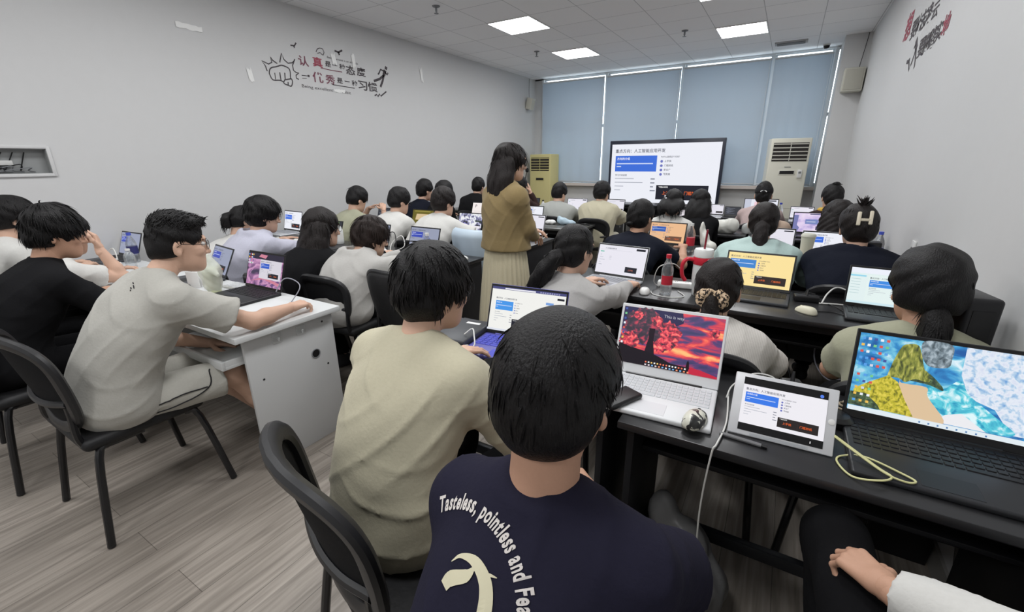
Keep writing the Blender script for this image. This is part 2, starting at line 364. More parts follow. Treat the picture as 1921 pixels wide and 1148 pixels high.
    H = [((0, -.012, .03), (.0745, .094, .086)), ((0, .028, -.035), (.0575, .066, .078)), ((0, .05, -.07), (.04, .042, .042)), ((0, .075, -.094), (.02, .018, .018))]
    pr = [(el(hp(*c), np.array(q) * hs, B), 0.03) for c, q in H]
    pr.append((rc(nk0 + (nk1 - nk0) * 0.75, nk0, 0.052, 0.053), 0.03))
    if fine:
        pr += [(rc(hp(0, .090, .018), hp(0, .110, -.026), .0075 * hs, .0115 * hs), 0.012), (el(hp(0, .088, .036), np.array((.05, .012, .012)) * hs, B), 0.02)]
        for s in (-1, 1): pr += [(el(hp(s * .031, .098, .012), np.array((.017, .014, .011)) * hs, B), 0.012, True), (el(hp(s * .012, .100, -.03), np.array((.008, .008, .006)) * hs, B), 0.008), (el(hp(s * .036, .07, -.02), np.array((.02, .022, .018)) * hs, B), 0.02)]
        pr += [(el(hp(0, .0885, -.058), np.array((.023, .010, .0055)) * hs, B), 0.006), (el(hp(0, .0865, -.067), np.array((.018, .010, .006)) * hs, B), 0.006)]
    if ears:
        for s in (-1, 1):
            pr += [(el(hp(s * .0765, -.014, -.004), np.array((.0075, .020, .032)) * hs, B @ rotz(R(-22 * s)) @ rotx(R(8))), 0.01), (el(hp(s * .0785, -.010, -.028), np.array((.007, .010, .012)) * hs, B), 0.008)]
            if fine: pr.append((el(hp(s * .0855, -.008, .002), np.array((.006, .010, .018)) * hs, B), 0.006, True))
    parts.append(fieldof(pr, hr).mesh())
    # ---- hands
    for s in (-1, 1):
        hd = (hands or {}).get(s, {})
        if hd is None: continue
        e, w = arm[s]; D = hd.get('D'); D = nrm(w - e) * np.array([1, 1, 0.35]) if D is None else np.array(D, float); N = hd.get('N', (0, 0, -1))
        if abs(nrm(D) @ nrm(N)) > 0.9: N = f
        # the thumb of a palm-down right hand points inward: T = D x N
        parts.append(fieldof(hand_prims(w, D, N, s, hd.get('curl', (18, 28, 18)), hd.get('sc', 0.98), hd.get('spread', 0.3), hd.get('thumb', 0.25)), 0.0032 if fine else 0.005).mesh())
    Vs = []; Fs = []; n = 0
    for V, F in parts: Vs.append(V); Fs.append(F + n); n += len(V)
    mk('body', np.concatenate(Vs), np.concatenate(Fs), skin)
    if face:
        m = MB()
        for s in (-1, 1): m.lathe([(0.0001, -.0105)] + [(.0105 * math.cos(t), .0105 * math.sin(t)) for t in np.linspace(-1.3, 1.3, 9)] + [(0.0001, .0105)], 0, 12, hp(s * .031, .0845, .012) - base)
        for s in (-1, 1): m.lathe([(0.0001, -.005)] + [(.005 * math.cos(t), .005 * math.sin(t)) for t in np.linspace(-1.3, 1.3, 7)] + [(0.0001, .005)], 1, 10, hp(s * .031, .0905, .0118) - base)
        m.obj('eyes', [WHITE_EYE, IRIS], root)
        m = MB()
        for s in (-1, 1): m.tube([hp(s * (.014 + .012 * i), .100 - .0035 * i * i * .6, .031 + .004 * math.sin(i * 1.0)) - base for i in range(4)], [.0022, .0032, .003, .0012], 0, 6)
        m.obj('eyebrows', hair['mat'], root)
    # ---- garment
    g = top.get('g', 0.016); pr = torso(g); pr.append((el(hip - up * 0.01 + f * 0.01, ((.180 * bulk) + g * .6, .145 * bulk + g * .6, .125), [r, f, up]), 0.05))
    pr.append((rc(nk1 - up * 0.03, nk1 + (nk0 - nk1) * top.get('collar', 0.28), 0.074, 0.064, 1), 0.025))
    for s in (-1, 1):
        e, w = arm[s]; fr = top.get('sl', 0.62)
        if long:
            pr.append((rc(shl[s], e, 0.058 + g * .5, 0.05 + g * .5), 0.03)); pr.append((rc(e, e + (w - e) * .94, 0.05 + g * .5, 0.034 + g * .4, 1), 0.02))
        else:
            q = shl[s] + (e - shl[s]) * fr; pr.append((rc(shl[s], q, 0.056 + g * .6, 0.056 + g * top.get('flare', .9), 1), 0.03))
            if top.get('cuffopen'): pr.append((rc(q + (e - shl[s]) * -0.02, q + (e - shl[s]) * 0.1, 0.05, 0.05), 0.004, True))
    if top.get('hood'):
        hb = S - f * 0.055 + up * 0.065
        pr += [(el(hb + up * .01, (.13, .075, .06), [r, f, up]), 0.015), (el(hb - f * 0.045 - up * 0.05, (.11, .055, .08), [r, f, up]), 0.02), (el(hb + f * .075 + r * .075, (.045, .075, .045), [r, f, up]), 0.02), (el(hb + f * .075 - r * .075, (.045, .075, .045), [r, f, up]), 0.02), (el(hb + f * 0.03 + up * 0.04, (.075, .06, .04), [r, f, up]), 0.02, True)]
    fd = fieldof(pr, res, 0.006)
    fd.disp(folds(top.get('fold', 0.0042), hsh(label) % 17 * 0.37 + 0.3))
    fd.cut(hip - up * hem, -up)
    V, F = fd.mesh(); tobj = mk(top.get('name', 't_shirt'), V, F, top['mat'])
    if top.get('ring'):
        c = nk1 + (nk0 - nk1) * (top.get('collar', 0.28) - 0.06); ax = nrm(nk0 - nk1); u = nrm(np.cross(ax, f)); w_ = np.cross(u, ax); m = MB(); m.tube([c - base + .066 * (math.cos(t) * u + math.sin(t) * w_) for t in np.linspace(0, 2 * PI, 28, endpoint=False)], .0065, 0, 8, True); m.obj('collar_band', top['ring'], tobj)
    # ---- lower garment
    kind = bottom.get('kind', 'trousers'); g = 0.012
    if kind in ('trousers', 'shorts'):
        pr = [(el(hip - up * 0.01, (.17 * bulk, .13 * bulk, .12), [r, f, up]), 0.04)]; lr = max(res, 0.010) if bottom.get('fine') else max(res, 0.014)
        for s in (-1, 1):
            k = kn[s]
            if kind == 'shorts': pr.append((rc(hipj[s], hipj[s] + (k - hipj[s]) * .86, .092, .088, 1), 0.03))
            else: pr += [(rc(hipj[s], k, .086, .068), 0.03), (rc(k, an[s] + up * .02, .068, .055, 1), 0.03)]
        fd = fieldof(pr, lr, 0.005); fd.disp(folds(0.004, 1.0)); V, F = fd.mesh(); low = mk(kind, V, F, bottom['mat'])
        if bottom.get('piping'):
            bv = BVHTree.FromPolygons(V.tolist(), F.tolist()); m = MB()
            for ln in bottom['piping']:
                pts = []
                for q in spline(ln, 6):
                    l, nn, _, _ = bv.find_nearest(Vector(q)); pts.append(np.array(l) + 0.001 * np.array(nn) - base)
                m.tube(pts, 0.0032, 0, 6)
            m.obj('piping', mat('black_piping', (35, 34, 36), 0.7), low)
    else:
        m = MB(); nn = 120; prof = np.linspace(0, 1, 10); V = []; F = []; z0 = hip[2] + 0.03; zb = bottom.get('zb', 0.18)
        for t in prof:
            rr = .162 + .085 * t ** .8
            for j in range(nn):
                a = 2 * PI * j / nn; q = 1 + .055 * t ** .4 * math.cos(a * 30); V.append(np.array([hip[0], hip[1], 0]) + rr * q * (math.cos(a) * r * 1.05 + math.sin(a) * f * .82) + up * (z0 + (zb - z0) * t))
        for i in range(len(prof) - 1):
            for j in range(nn): F.append((i * nn + j, i * nn + (j + 1) % nn, (i + 1) * nn + (j + 1) % nn, (i + 1) * nn + j))
        m.add(np.array(V) - base, F); m.obj('pleated_skirt', bottom['mat'], root, auto=None)
    for s in (-1, 1):
        a = an[s]; fw = f + r * s * 0.12; pr = [(rc(a - up * .055 - fw * .03, a - up * .062 + fw * .12, .036, .032), .02), (rc(a + up * .0 - fw * .01, a - up * .04 + fw * .04, .04, .036), .02)]
        fd = fieldof(pr, 0.009); fd.cut([0, 0, 0.002], (0, 0, -1)); V, F = fd.mesh(); mk('shoe', V, F, shoe or SHOE)
    # ---- hair
    hairpiece(root, base, hp, B, hs, hair, res, S, f, r)
    if glasses:
        m = MB(); ring = lambda s: [hp(s * .033 + .023 * math.cos(t) * 1.05, .104, .008 + .021 * math.sin(t)) - base for t in np.linspace(0, 2 * PI, 20, endpoint=False)]
        for s in (-1, 1): m.tube(ring(s), .0013, 0, 6, True); m.tube([hp(s * .056, .102, .014) - base, hp(s * .079, .06, .013) - base, hp(s * .083, 0, .013) - base, hp(s * .083, -.018, .0) - base], .0012, 0, 6)
        m.tube([hp(-.010, .105, .011) - base, hp(0, .108, .014) - base, hp(.010, .105, .011) - base], .0012, 0, 6); m.obj('eyeglasses', GLS, root)
    root['dummy'] = 0; del root['dummy']
    return dict(root=root, base=base, shirt=tobj, S=S, hip=hip, f=f, r=r, hp=hp, arm=arm, mk=mk)

def locks(V, Fq, dirf, n, L, r, lift, rng, keep=None, seg=5, curl=0.0):
    """tapered tufts of hair rooted on the cap, following dirf over the scalp"""
    tri = V[Fq]; nn = np.cross(tri[:, 1] - tri[:, 0], tri[:, 2] - tri[:, 0]); ar = np.linalg.norm(nn, axis=1); cen = tri.mean(1); N = nn / (ar[:, None] + 1e-12)
    ok = np.ones(len(cen), bool) if keep is None else keep(cen)
    p = ar * ok * (N[:, 2] > -0.25)
    if p.sum() == 0: return np.zeros((0, 3)), np.zeros((0, 4), int)
    k = rng.choice(len(cen), n, p=p / p.sum()); P = cen[k]; Nn = N[k]; D = dirf(P, Nn); D = D - Nn * (D * Nn).sum(1)[:, None] * 0.9; D /= np.linalg.norm(D, axis=1)[:, None] + 1e-9
    D = D + rng.normal(0, 0.11, D.shape); ln = L * rng.uniform(0.6, 1.25, n); SD = np.cross(D, Nn); SD /= np.linalg.norm(SD, axis=1)[:, None] + 1e-9; lf = lift * rng.uniform(0.2, 1.3, n); cu = rng.normal(0, 1, n) * curl
    Vs = []
    for j in range(seg):
        t = j / (seg - 1.0); c = P - Nn * 0.003 + D * (ln * t)[:, None] + Nn * (lf * t - 0.35 * ln * t * t * (lift < 0.02))[:, None] + SD * (cu * t * t)[:, None] + np.array([0, 0, -1.0]) * (0.12 * ln * t * t)[:, None]
        rr = r * (1 - t) ** 0.7 + 0.0003
        for q in range(3):
            an = 2 * PI * q / 3; Vs.append(c + rr * 1.5 * math.cos(an) * SD + rr * 0.7 * math.sin(an) * Nn)
    A = np.stack(Vs, 1).reshape(-1, 3); m = seg * 3; F = []
    for j in range(seg - 1):
        for q in range(3): F.append((j * 3 + q, j * 3 + (q + 1) % 3, j * 3 + 3 + (q + 1) % 3, j * 3 + 3 + q))
    F = (np.array(F)[None] + (np.arange(n) * m)[:, None, None]).reshape(-1, 4)
    return A, F

def hairpiece(root, base, hp, B, hs, h, res, S, f, r):
    st = h['style']; m = h['mat']; th = h.get('th', 0.016); rng = np.random.default_rng(hsh(st) % 999 + int(abs(base[0]) * 100)); fine = res < 0.0115; hr = 0.006 if fine else max(0.009, res * 0.75); up = np.array([0, 0, 1.])
    top = h.get('top', th); P = []
    if st == 'cap_hat': th = 0.006
    P.append((el(hp(0, -.014, .032 + (top - th) * .5), np.array((.0755 + th, .096 + th, .087 + (top + th) * .5)) * hs, B), 0.02))
    if h.get('quiff'): P += [(el(hp(0, .04, .106), np.array((.064, .056, .026)) * hs, B), 0.03), (el(hp(0, -.03, .108), np.array((.06, .06, .024)) * hs, B), 0.03)]
    nape = h.get('nape', -.055); P.append((el(hp(0, -.045, -.02), np.array((.066 + th * .8, .062 + th * .8, .065 + th * .4)) * hs, B), 0.03))
    # open the face and clear the neck
    fh = h.get('front', .052)
    P.append((el(hp(0, .105, fh - .135), np.array((.088, .088, .135)) * hs, B), 0.014, True))
    for s in (-1, 1): P.append((el(hp(s * .088, .022 + h.get('side', 0), -.052), np.array((.034, .05, .06 + h.get('earup', 0))) * hs, B), 0.014, True))
    fd = fieldof(P, hr, 0.004); fd.cut(hp(0, -.05, nape - .02), -(B.T @ np.array([0, -.25, 1.])))
    amp = h.get('amp', 0.0035)
    loc = lambda X, Y, Z, ax: B[ax][0] * (X - base[0]) + B[ax][1] * (Y - base[1]) + B[ax][2] * (Z - 0)
    fd.disp(lambda X, Y, Z: amp * (np.sin(70 * loc(X, Y, Z, 0) + 3 * np.sin(25 * loc(X, Y, Z, 2))) * np.sin(38 * loc(X, Y, Z, 2) + 31 * loc(X, Y, Z, 1))))
    V, F = fd.mesh(); Vs = [V]; Fs = [F]; n = len(V)
    ctr = hp(0, -.02, .0); crown = hp(0, -.05, .12); Bz = B.T @ np.array([0, 0, 1.]); By = B.T @ np.array([0, 1., 0])
    def addl(A):
        nonlocal n
        Vs.append(A[0]); Fs.append(A[1] + n); n += len(A[0])
    down = lambda P_, N_: (P_ - crown) * np.array([1, 1, 1.]) - Bz * 0.02 + By * h.get('fwd', 0.0)
    nl = h.get('locks', 0)
    if nl:
        addl(locks(V, F, down, int(nl * (1.8 if fine else 1)), h.get('len', .035), .0027 if fine else .004, h.get('lift', .004), rng, lambda c: ((c - ctr) @ Bz) > h.get('lmin', -.012), curl=h.get('curl', 0.004)))
    if h.get('spike'):
        addl(locks(V, F, lambda P_, N_: By * 0.5 + (P_ - ctr) * 2 + Bz * .5, h['spike'], .024, .0028, .014, rng, lambda c: ((c - ctr) @ Bz) > .075))
    if h.get('fringe'):
        addl(locks(V, F, lambda P_, N_: By * 0.9 - Bz * 0.8, int(h['fringe'] * 1.5), h.get('frl', .035), .0032, .003, rng, lambda c: (((c - ctr) @ By) > .055) & (((c - ctr) @ Bz) > .03)))
    hobj = None
    def chain(pts, rad, k=0.02, flat=None, hh=None, nstr=0, wob=0.004):
        q = spline(pts, 4); rr = np.interp(np.linspace(0, 1, len(q)), np.linspace(0, 1, len(rad)), rad); pr = [(rc(q[i], q[i + 1], rr[i], rr[i + 1]), k) for i in range(len(q) - 1)]
        fd = fieldof(pr, hh or hr, .004); fd.disp(lambda X, Y, Z: wob * np.sin(90 * X + 4 * np.sin(14 * Z)) * np.cos(85 * Y + 3 * np.sin(11 * Z))); A = fd.mesh(); addl(A)
        if nstr:
            dd = nrm(q[-1] - q[0]); addl(locks(A[0], A[1], lambda P_, N_: np.zeros_like(P_) + dd, nstr, .08, .003, .003, rng, None))
    if st == 'ponytail':
        p0 = hp(*h.get('root', (0, -.115, .0))); L_ = h.get('plen', .25); out = -f * h.get('out', .05)
        side = r * h.get('pside', 0.0)
        P_ = [hp(h.get('root', (0, 0, 0))[0], -.085, h.get('root', (0, -.115, .0))[2] + .01), p0 + out * .4, p0 + out + side * .4 - up * L_ * .35, p0 + out * .9 + side * .8 - up * L_ * .75, p0 + out * .6 + side - up * L_]
        w = h.get('pw', .034); chain(P_, [w * .7, w * .75, w, w * .95, w * .35], nstr=120 if fine else 40)
    if st in ('long', 'curly_long'):
        L_ = h.get('plen', .3); w = h.get('pw', .05); k = h.get('spread', .075); pr = []; cur = st == 'curly_long'; zt = hp(0, -.03, .02)[2]
        for i_ in range(11):
            an_ = R(-8 + 196 * i_ / 10.0); ca, sa = math.cos(an_), math.sin(an_); p = hp(-k * ca, -.03 - .058 * sa, .02); ang2 = -ca; q = S + r * ang2 * (k + .03) - f * (.065 + .03 * sa); q[2] = zt - L_ + .03 * (1 - sa) + .02 * math.sin(5 * i_); md = (p + q) / 2 - f * .02 * sa + r * ang2 * .012; P_ = spline([p, md, q], 5); rr = np.interp(np.linspace(0, 1, len(P_)), [0, .5, 1], [w * .8, w * .8, w * .35])
            pr += [(rc(P_[t_], P_[t_ + 1], rr[t_], rr[t_ + 1]), .022) for t_ in range(len(P_) - 1)]
        fd = fieldof(pr, hr, .004); wv = .008 if cur else .0028; fd.disp(lambda X, Y, Z: wv * np.sin(75 * X + (4 if cur else 1.5) * np.sin(16 * Z)) * np.cos(70 * Y + (4 if cur else 1.5) * np.sin(13 * Z))); A = fd.mesh(); addl(A)
        addl(locks(A[0], A[1], lambda P_, N_: np.zeros_like(P_) - up, 700 if fine else 160, .09, .0026, .002, rng, None, curl=.03 if cur else .004))
    if st == 'bun':
        c = hp(*h.get('bun', (0, -.09, .09))); br = h.get('br', .038); fd = fieldof([(el(c, (br * 1.1, br, br * .85), B), .01)], hr, .004); fd.disp(lambda X, Y, Z: .004 * np.sin(80 * X + 60 * Z) * np.sin(70 * Y)); A = fd.mesh(); addl(A); addl(locks(A[0], A[1], lambda P_, N_: np.cross(N_, up) + .3 * (P_ - c), 60, .03, .003, .006, rng))
    if st == 'tuft':
        for i in range(26):
            a = rng.uniform(-1, 1, 3); p = hp(.005, -.07, .105); q = p + up * rng.uniform(.04, .075) + r * a[0] * .045 + f * a[1] * .03; mm = MB(); mm.tube([p, (p + q) / 2 + r * a[2] * .01, q], [.007, .005, .0008], 0, 4); n0 = np.concatenate(mm.v); Vs.append(n0); Fq = np.array([x for x in mm.f if len(x) == 4]); Fs.append(Fq[:8] + n); n += len(n0)
    if st == 'cap_hat':
        pass
    Vall = np.concatenate(Vs); Fall = np.concatenate(Fs)
    hobj = link('hair', Vall - base, Fall, m, None, root)
    if st == 'cap_hat':
        pr = [(el(hp(0, -.012, .045), np.array((.088, .108, .088)) * hs, B), .02)]; fd = fieldof(pr, .007, .004); fd.cut(hp(0, 0, .02), -(B.T @ np.array([0, 0.1, 1.]))); V, F = fd.mesh()
        hat = link('cap', V - base, F, mat('black_cap_cotton', (26, 26, 29), .85), None, root); pr = [(el(hp(0, .12, .03), np.array((.075, .075, .008)) * hs, B @ rotx(R(-10))), .01)]; V, F = fieldof(pr, .006).mesh(); link('brim', V - base, F, _M['black_cap_cotton'], None, hat)
        mm = MB(); mm.tube([hp(.028 * math.cos(t), -.118 + .004 * math.sin(t), .035 + .018 * math.sin(t)) - base for t in np.linspace(.2, PI - .2, 8)], .006, 0, 6); mm.obj('cap_logo', mat('white_thread', (215, 215, 215), .8), hat)
    return hobj

# ------------------------------------------------------------------ the room
LX, RX, FY, BY, CZ = -4.925, 0.705, 9.18, -2.6, 3.145
wall_m = mat('white_wall_paint', (204, 204, 204), 0.55, spec=0.25, bump=0.03, bscale=14, var=0.015)
base_m = mat('grey_skirting', (150, 148, 144), 0.5); alu = mat('white_window_frame', (205, 208, 210), 0.4); sill_m = mat('pinkish_sill_stone', (206, 196, 190), 0.5)
def slab(name, x0, x1, y0, y1, z0, z1, m):
    o = MB().box(((x0 + x1) / 2, (y0 + y1) / 2, (z0 + z1) / 2), (x1 - x0, y1 - y0, z1 - z0)).obj(name, m, None, False, None); return struct(o)
slab('floor', LX - .1, RX + .1, BY - .1, FY + .3, -.1, 0, M_wood_floor())
slab('ceiling', LX - .1, RX + .1, BY - .1, FY + .3, CZ, CZ + .1, M_ceiling())
slab('wall_right', RX, RX + .1, BY, FY + .3, 0, CZ, wall_m)
slab('wall_back', LX, RX, BY - .1, BY, 0, CZ, wall_m)
# left wall with the recess of the open junction box (y .70-1.235, z 1.44-1.63)
m = MB()
for (y0, y1, z0, z1) in ((BY, .70, 0, CZ), (1.235, FY + .3, 0, CZ), (.70, 1.235, 0, 1.44), (.70, 1.235, 1.63, CZ)): m.box((LX - .06, (y0 + y1) / 2, (z0 + z1) / 2), (.12, y1 - y0, z1 - z0))
struct(m.obj('wall_left', wall_m, None, False, None))
# front wall: parapet, end piers, head strip; five window bays behind blinds
WZ0, WZ1 = 1.06, 3.12
bays = [-4.71, -3.32, -1.89, -.486, .345]
m = MB(); m.box(((LX + RX) / 2, FY + .1, WZ0 / 2), (RX - LX, .2, WZ0)); m.box(((LX - 4.72) / 2, FY + .1, CZ / 2), (-4.72 - LX, .2, CZ)); m.box(((.53 + RX) / 2, FY + .1, CZ / 2), (RX - .53, .2, CZ)); m.box(((LX + RX) / 2, FY + .1, (WZ1 + CZ) / 2), (RX - LX, .2, CZ - WZ1))
struct(m.obj('wall_front', wall_m, None, False, None))
slab('trim_1', .40, RX, 8.46, FY, 0, CZ, wall_m)                 # the pier beside the window
o = slab('trim_2', LX, .40, FY - .14, FY, 1.0, 1.055, sill_m)        # window sill
slab('baseboard_left', LX, LX + .012, BY, FY, 0, .10, base_m); slab('baseboard_right', RX - .012, RX, BY, FY, 0, .10, base_m)
struct(MB().box(((LX + RX) / 2, FY - .006, .05), (RX - LX, .012, .1)).obj('baseboard_front', base_m, None, False, None))
glass = mat('window_glass', (230, 240, 245), 0.05, trans=1.0, spec=0.5)
ends = [-4.72] + bays[1:-1] + [.345, .53]
for i in range(len(ends) - 1):
    a, b = ends[i], ends[i + 1]; w = thing('window_%d' % (i + 1), 'aluminium framed window pane', 'window'); del w['label'], w['category']; struct(w)
    m = MB(); zz = (WZ0, WZ1)
    for x in (a + .022, b - .022): m.box((x, FY + .06, (WZ0 + WZ1) / 2), (.044, .06, WZ1 - WZ0))
    for z, hh in ((WZ0 + .025, .05), (WZ1 - .008, .016), (2.18, .05)): m.box(((a + b) / 2, FY + .06, z), (b - a - .09, .055, hh))
    struct(m.obj('window_frame', alu, w, False, None)); struct(MB().box(((a + b) / 2, FY + .06, (WZ0 + WZ1) / 2), (b - a - .09, .006, WZ1 - WZ0 - .07)).obj('pane', glass, w, False, None))
# roller blinds
bm_ = M_blind(); rail = mat('blind_bottom_rail', (190, 195, 200), 0.4, metal=.3)
nm = ['leftmost blue roller blind, beside the left wall', 'second blue roller blind from the left, left of the big screen', 'third blue roller blind from the left, directly behind the big screen', 'fourth blue roller blind, over the tall white air conditioner']
for i in range(4):
    a, b = bays[i] + .022, bays[i + 1] - .022; t = thing('roller_blind', nm[i], 'blind', ((a + b) / 2, FY - .1, 1.085), 0, 'blue roller blinds on the front windows'); w = b - a; V = []; F = []; n = 24
    for k in range(n + 1):
        x = -w / 2 + w * k / n; V += [(x, .004 * math.sin(k * 1.3), 0.0), (x, .004 * math.sin(k * 1.3 + .4), 1.955)]
    for k in range(n): F.append((2 * k, 2 * k + 2, 2 * k + 3, 2 * k + 1))
    link('blind_fabric', V, F, bm_, None, t); MB().tube([(-w / 2, 0, 1.96), (w / 2, 0, 1.96)], .016, 0, 12).obj('roller', alu, t); MB().rbox((0, 0, 0), (w, .012, .025), .004).obj('bottom_rail', rail, t)
    m = MB(); m.tube([(w / 2 - .02, -.03, 1.96), (w / 2 - .02, -.03, .55)], .002, 0, 5); m.obj('pull_cord', mat('white_plastic', (222, 222, 220), .4), t)
WP = mat('white_plastic', (222, 222, 220), .4); BP = mat('black_plastic', (24, 24, 26), .4); GP = mat('grey_plastic', (120, 122, 125), .5)
for i, (a, nm_) in enumerate(((-4.71, 0), (-3.32, 0), (-1.89, 0), (-.486, 0), (.352, 0))): slab('trim_%d' % (3 + i), a - .02, a + .02, FY - .05, FY, WZ0, WZ1, alu)

# ceiling lamps
lamp_m = mat('lamp_diffuser', (253, 254, 255), .5, emit=LAMP); lfr = mat('lamp_frame_white', (225, 225, 225), .4)
lab = {(-3.217, 5.56): 'square ceiling light panel, largest, above the left rows', (-3.217, 7.37): 'square ceiling light panel farthest left, near the blinds', (-.817, 7.37): 'square ceiling light panel at right, near the fourth blind', (-.817, 5.56): 'ceiling light panel cut off by the top edge'}
root = None
for x in (-3.217, -.817):
    for y in (7.37, 5.56, 3.75, 1.94, .13, -1.68):
        l = lab.get((x, y), 'square ceiling light panel over the rows of desks'); loc = (x, y, CZ)
        if root is None:
            root = thing('ceiling_light', l, 'ceiling light', loc, 0, 'ceiling light panels'); m = MB()
            for (cx, cy, dx, dy) in ((0, .293, .6, .014), (0, -.293, .6, .014), (.293, 0, .014, .572), (-.293, 0, .014, .572)): m.box((cx, cy, -.006), (dx, dy, .012))
            m.obj('frame', lfr, root, False, None); link('diffuser', [(-.286, -.286, -.009), (-.286, .286, -.009), (.286, .286, -.009), (.286, -.286, -.009)], [(0, 1, 2, 3)], lamp_m, None, root)
        else: dup(root, loc, 0, l)
# sprinklers, air vent, dome camera, speakers
sp0 = None
for (x, y, l) in ((-3.63, 4.43, 'ceiling sprinkler above the left wall slogan'), (-3.69, 6.92, 'ceiling sprinkler left of the farther left light panel'), (-1.48, 6.98, 'ceiling sprinkler between the light panels at right')):
    if sp0 is None:
        sp0 = thing('sprinkler', l, 'sprinkler', (x, y, CZ), 0, 'ceiling sprinklers'); MB().lathe([(.045, 0), (.04, -.008), (.012, -.014), (.012, -.05), (.004, -.07)], 0, 16).obj('body', GP, sp0); MB().lathe([(.001, -.068), (.026, -.07), (.026, -.073), (.001, -.075)], 0, 12).obj('deflector', GP, sp0)
    else: dup(sp0, (x, y, CZ), 0, l)
t = thing('air_vent', 'small grey ceiling vent near the fourth blind', 'vent', (-.26, 8.5, CZ)); MB().rbox((0, 0, -.008), (.42, .2, .016), .004).obj('vent_frame', mat('vent_grey', (168, 168, 170), .5), t); m = MB(); [m.box((0, -.07 + .02 * k, -.02), (.36, .012, .008)) for k in range(8)]; m.obj('slats', mat('vent_dark', (120, 120, 122), .5), t)
t = thing('dome_camera', 'dark round security camera at top of the right blind', 'camera', (.2, 8.95, CZ)); MB().lathe([(.05, 0), (.05, -.02), (.001, -.022)], 0, 20).obj('mount', WP, t); MB().lathe([(.042, -.02), (.04, -.04), (.028, -.058), (.001, -.064)], 0, 20).obj('dome', BP, t)
spk = mat('cream_speaker_box', (196, 194, 182), .55)
t = thing('wall_speaker', 'cream speaker box on the pier at right', 'speaker', (.57, 8.44, 2.40)); MB().rbox((0, -.10, .14), (.24, .2, .30), .012).obj('cabinet', spk, t); MB().rbox((0, -.203, .14), (.20, .01, .26), .004).obj('grille', mat('speaker_cloth', (178, 176, 165), .9), t)
tag(MB().tube(spline([(.62, 8.42, 2.70), (.64, 8.44, 2.9), (.66, 8.45, 3.14)], 4), .004, 0, 6).obj('speaker_cable', BP), 'thin dark cable from right speaker up to ceiling', 'cable')
t = thing('wall_speaker', 'cream speaker box high on the left wall', 'speaker', (LX, 8.8, 2.55)); MB().rbox((.09, 0, .09), (.13, .15, .22), .01, 0, roty(R(14))).obj('cabinet', spk, t); MB().rbox((.02, 0, .09), (.04, .05, .05), .004).obj('bracket', GP, t)
tag(MB().tube(spline([(LX + .06, 8.8, 2.74), (LX + .03, 8.85, 2.9), (LX + .012, 8.9, 3.13)], 4), .004, 0, 6).obj('speaker_cable', BP), 'thin dark cable above left wall speaker', 'cable')
# open junction box in the left wall
t = thing('junction_box', 'open recessed metal box with wires in left wall', 'electrical box', (LX, .965, 1.44)); gm = mat('box_grey_steel', (150, 152, 152), .5, metal=.2); m = MB()
m.box((-.07, 0, .095), (.012, .535, .19)); m.box((-.035, .262, .095), (.07, .01, .19)); m.box((-.035, -.262, .095), (.07, .01, .19)); m.box((-.035, 0, .185), (.07, .52, .01)); m.box((-.035, 0, .005), (.07, .52, .01)); m.obj('box', gm, t, False, None)
m = MB(); [m.rbox(c, d, .005) for c, d in (((.008, .272, .095), (.016, .024, .222)), ((.008, -.272, .095), (.016, .024, .222)), ((.008, 0, .197), (.016, .54, .024)), ((.008, 0, -.005), (.016, .54, .024)))]; m.obj('rim', wall_m, t)
MB().rbox((-.045, -.08, .085), (.03, .30, .035), .004).obj('terminal_rail', mat('pale_rail', (198, 198, 196), .5), t); m = MB()
for k in range(7): m.tube(spline([(-.04, -.22 + .03 * k, .02), (-.02, -.15 + .05 * k, .05 + .012 * (k % 3)), (-.045, -.1 + .04 * k, .03), (-.05, .0 + .03 * k, .16 if k % 2 else .02)], 5), .004, k % 2, 5)
m.obj('wires', [GP, BP], t)
# torn tape left on the left wall, switch plate on the right wall
tape = mat('white_tape', (232, 232, 230), .35)
for (y, z, w, h, a, l) in ((2.45, 2.70, .22, .055, -2, 'long strip of white tape high on left wall'), (5.58, 2.74, .05, .22, 8, 'torn white tape right of the wall slogan'), (2.95, 2.38, .05, .16, 8, 'faint torn tape left of the drawn fist'), (4.02, 2.70, .06, .16, 12, 'torn white tape at top of the wall slogan'), (4.32, 2.72, .05, .20, 4, 'torn white tape over the last words of slogan'), (4.05, 2.35, .16, .045, 2, 'strip of white tape over the small English line')):
    V = []; rs = np.random.default_rng(int(y * 100)); nn = 9
    for k in range(nn): V += [(k / (nn - 1.) - .5, -.5 + rs.uniform(0, .25)), (k / (nn - 1.) - .5, .5 - rs.uniform(0, .25))]
    P = [(0.0015 + .004 * abs(math.sin(3 * v[0])), (v[0] * w) * math.cos(R(a)) - v[1] * h * math.sin(R(a)), v[0] * w * math.sin(R(a)) + v[1] * h * math.cos(R(a))) for v in V]
    o = link('tape_strip', P, [(2 * k, 2 * k + 2, 2 * k + 3, 2 * k + 1) for k in range(nn - 1)], tape); o.location = (LX + .001, y, z); tag(o, l, 'tape', 'tape left on the left wall')
t = thing('wall_socket', 'small white socket on right wall behind row', 'socket', (RX, 3.44, .99)); MB().rbox((-.005, 0, 0), (.01, .086, .086), .004).obj('plate', WP, t); m = MB(); [m.box((-.011, .012 * k, 0), (.003, .003, .012)) for k in (-1, 1)]; m.obj('slots', BP, t)

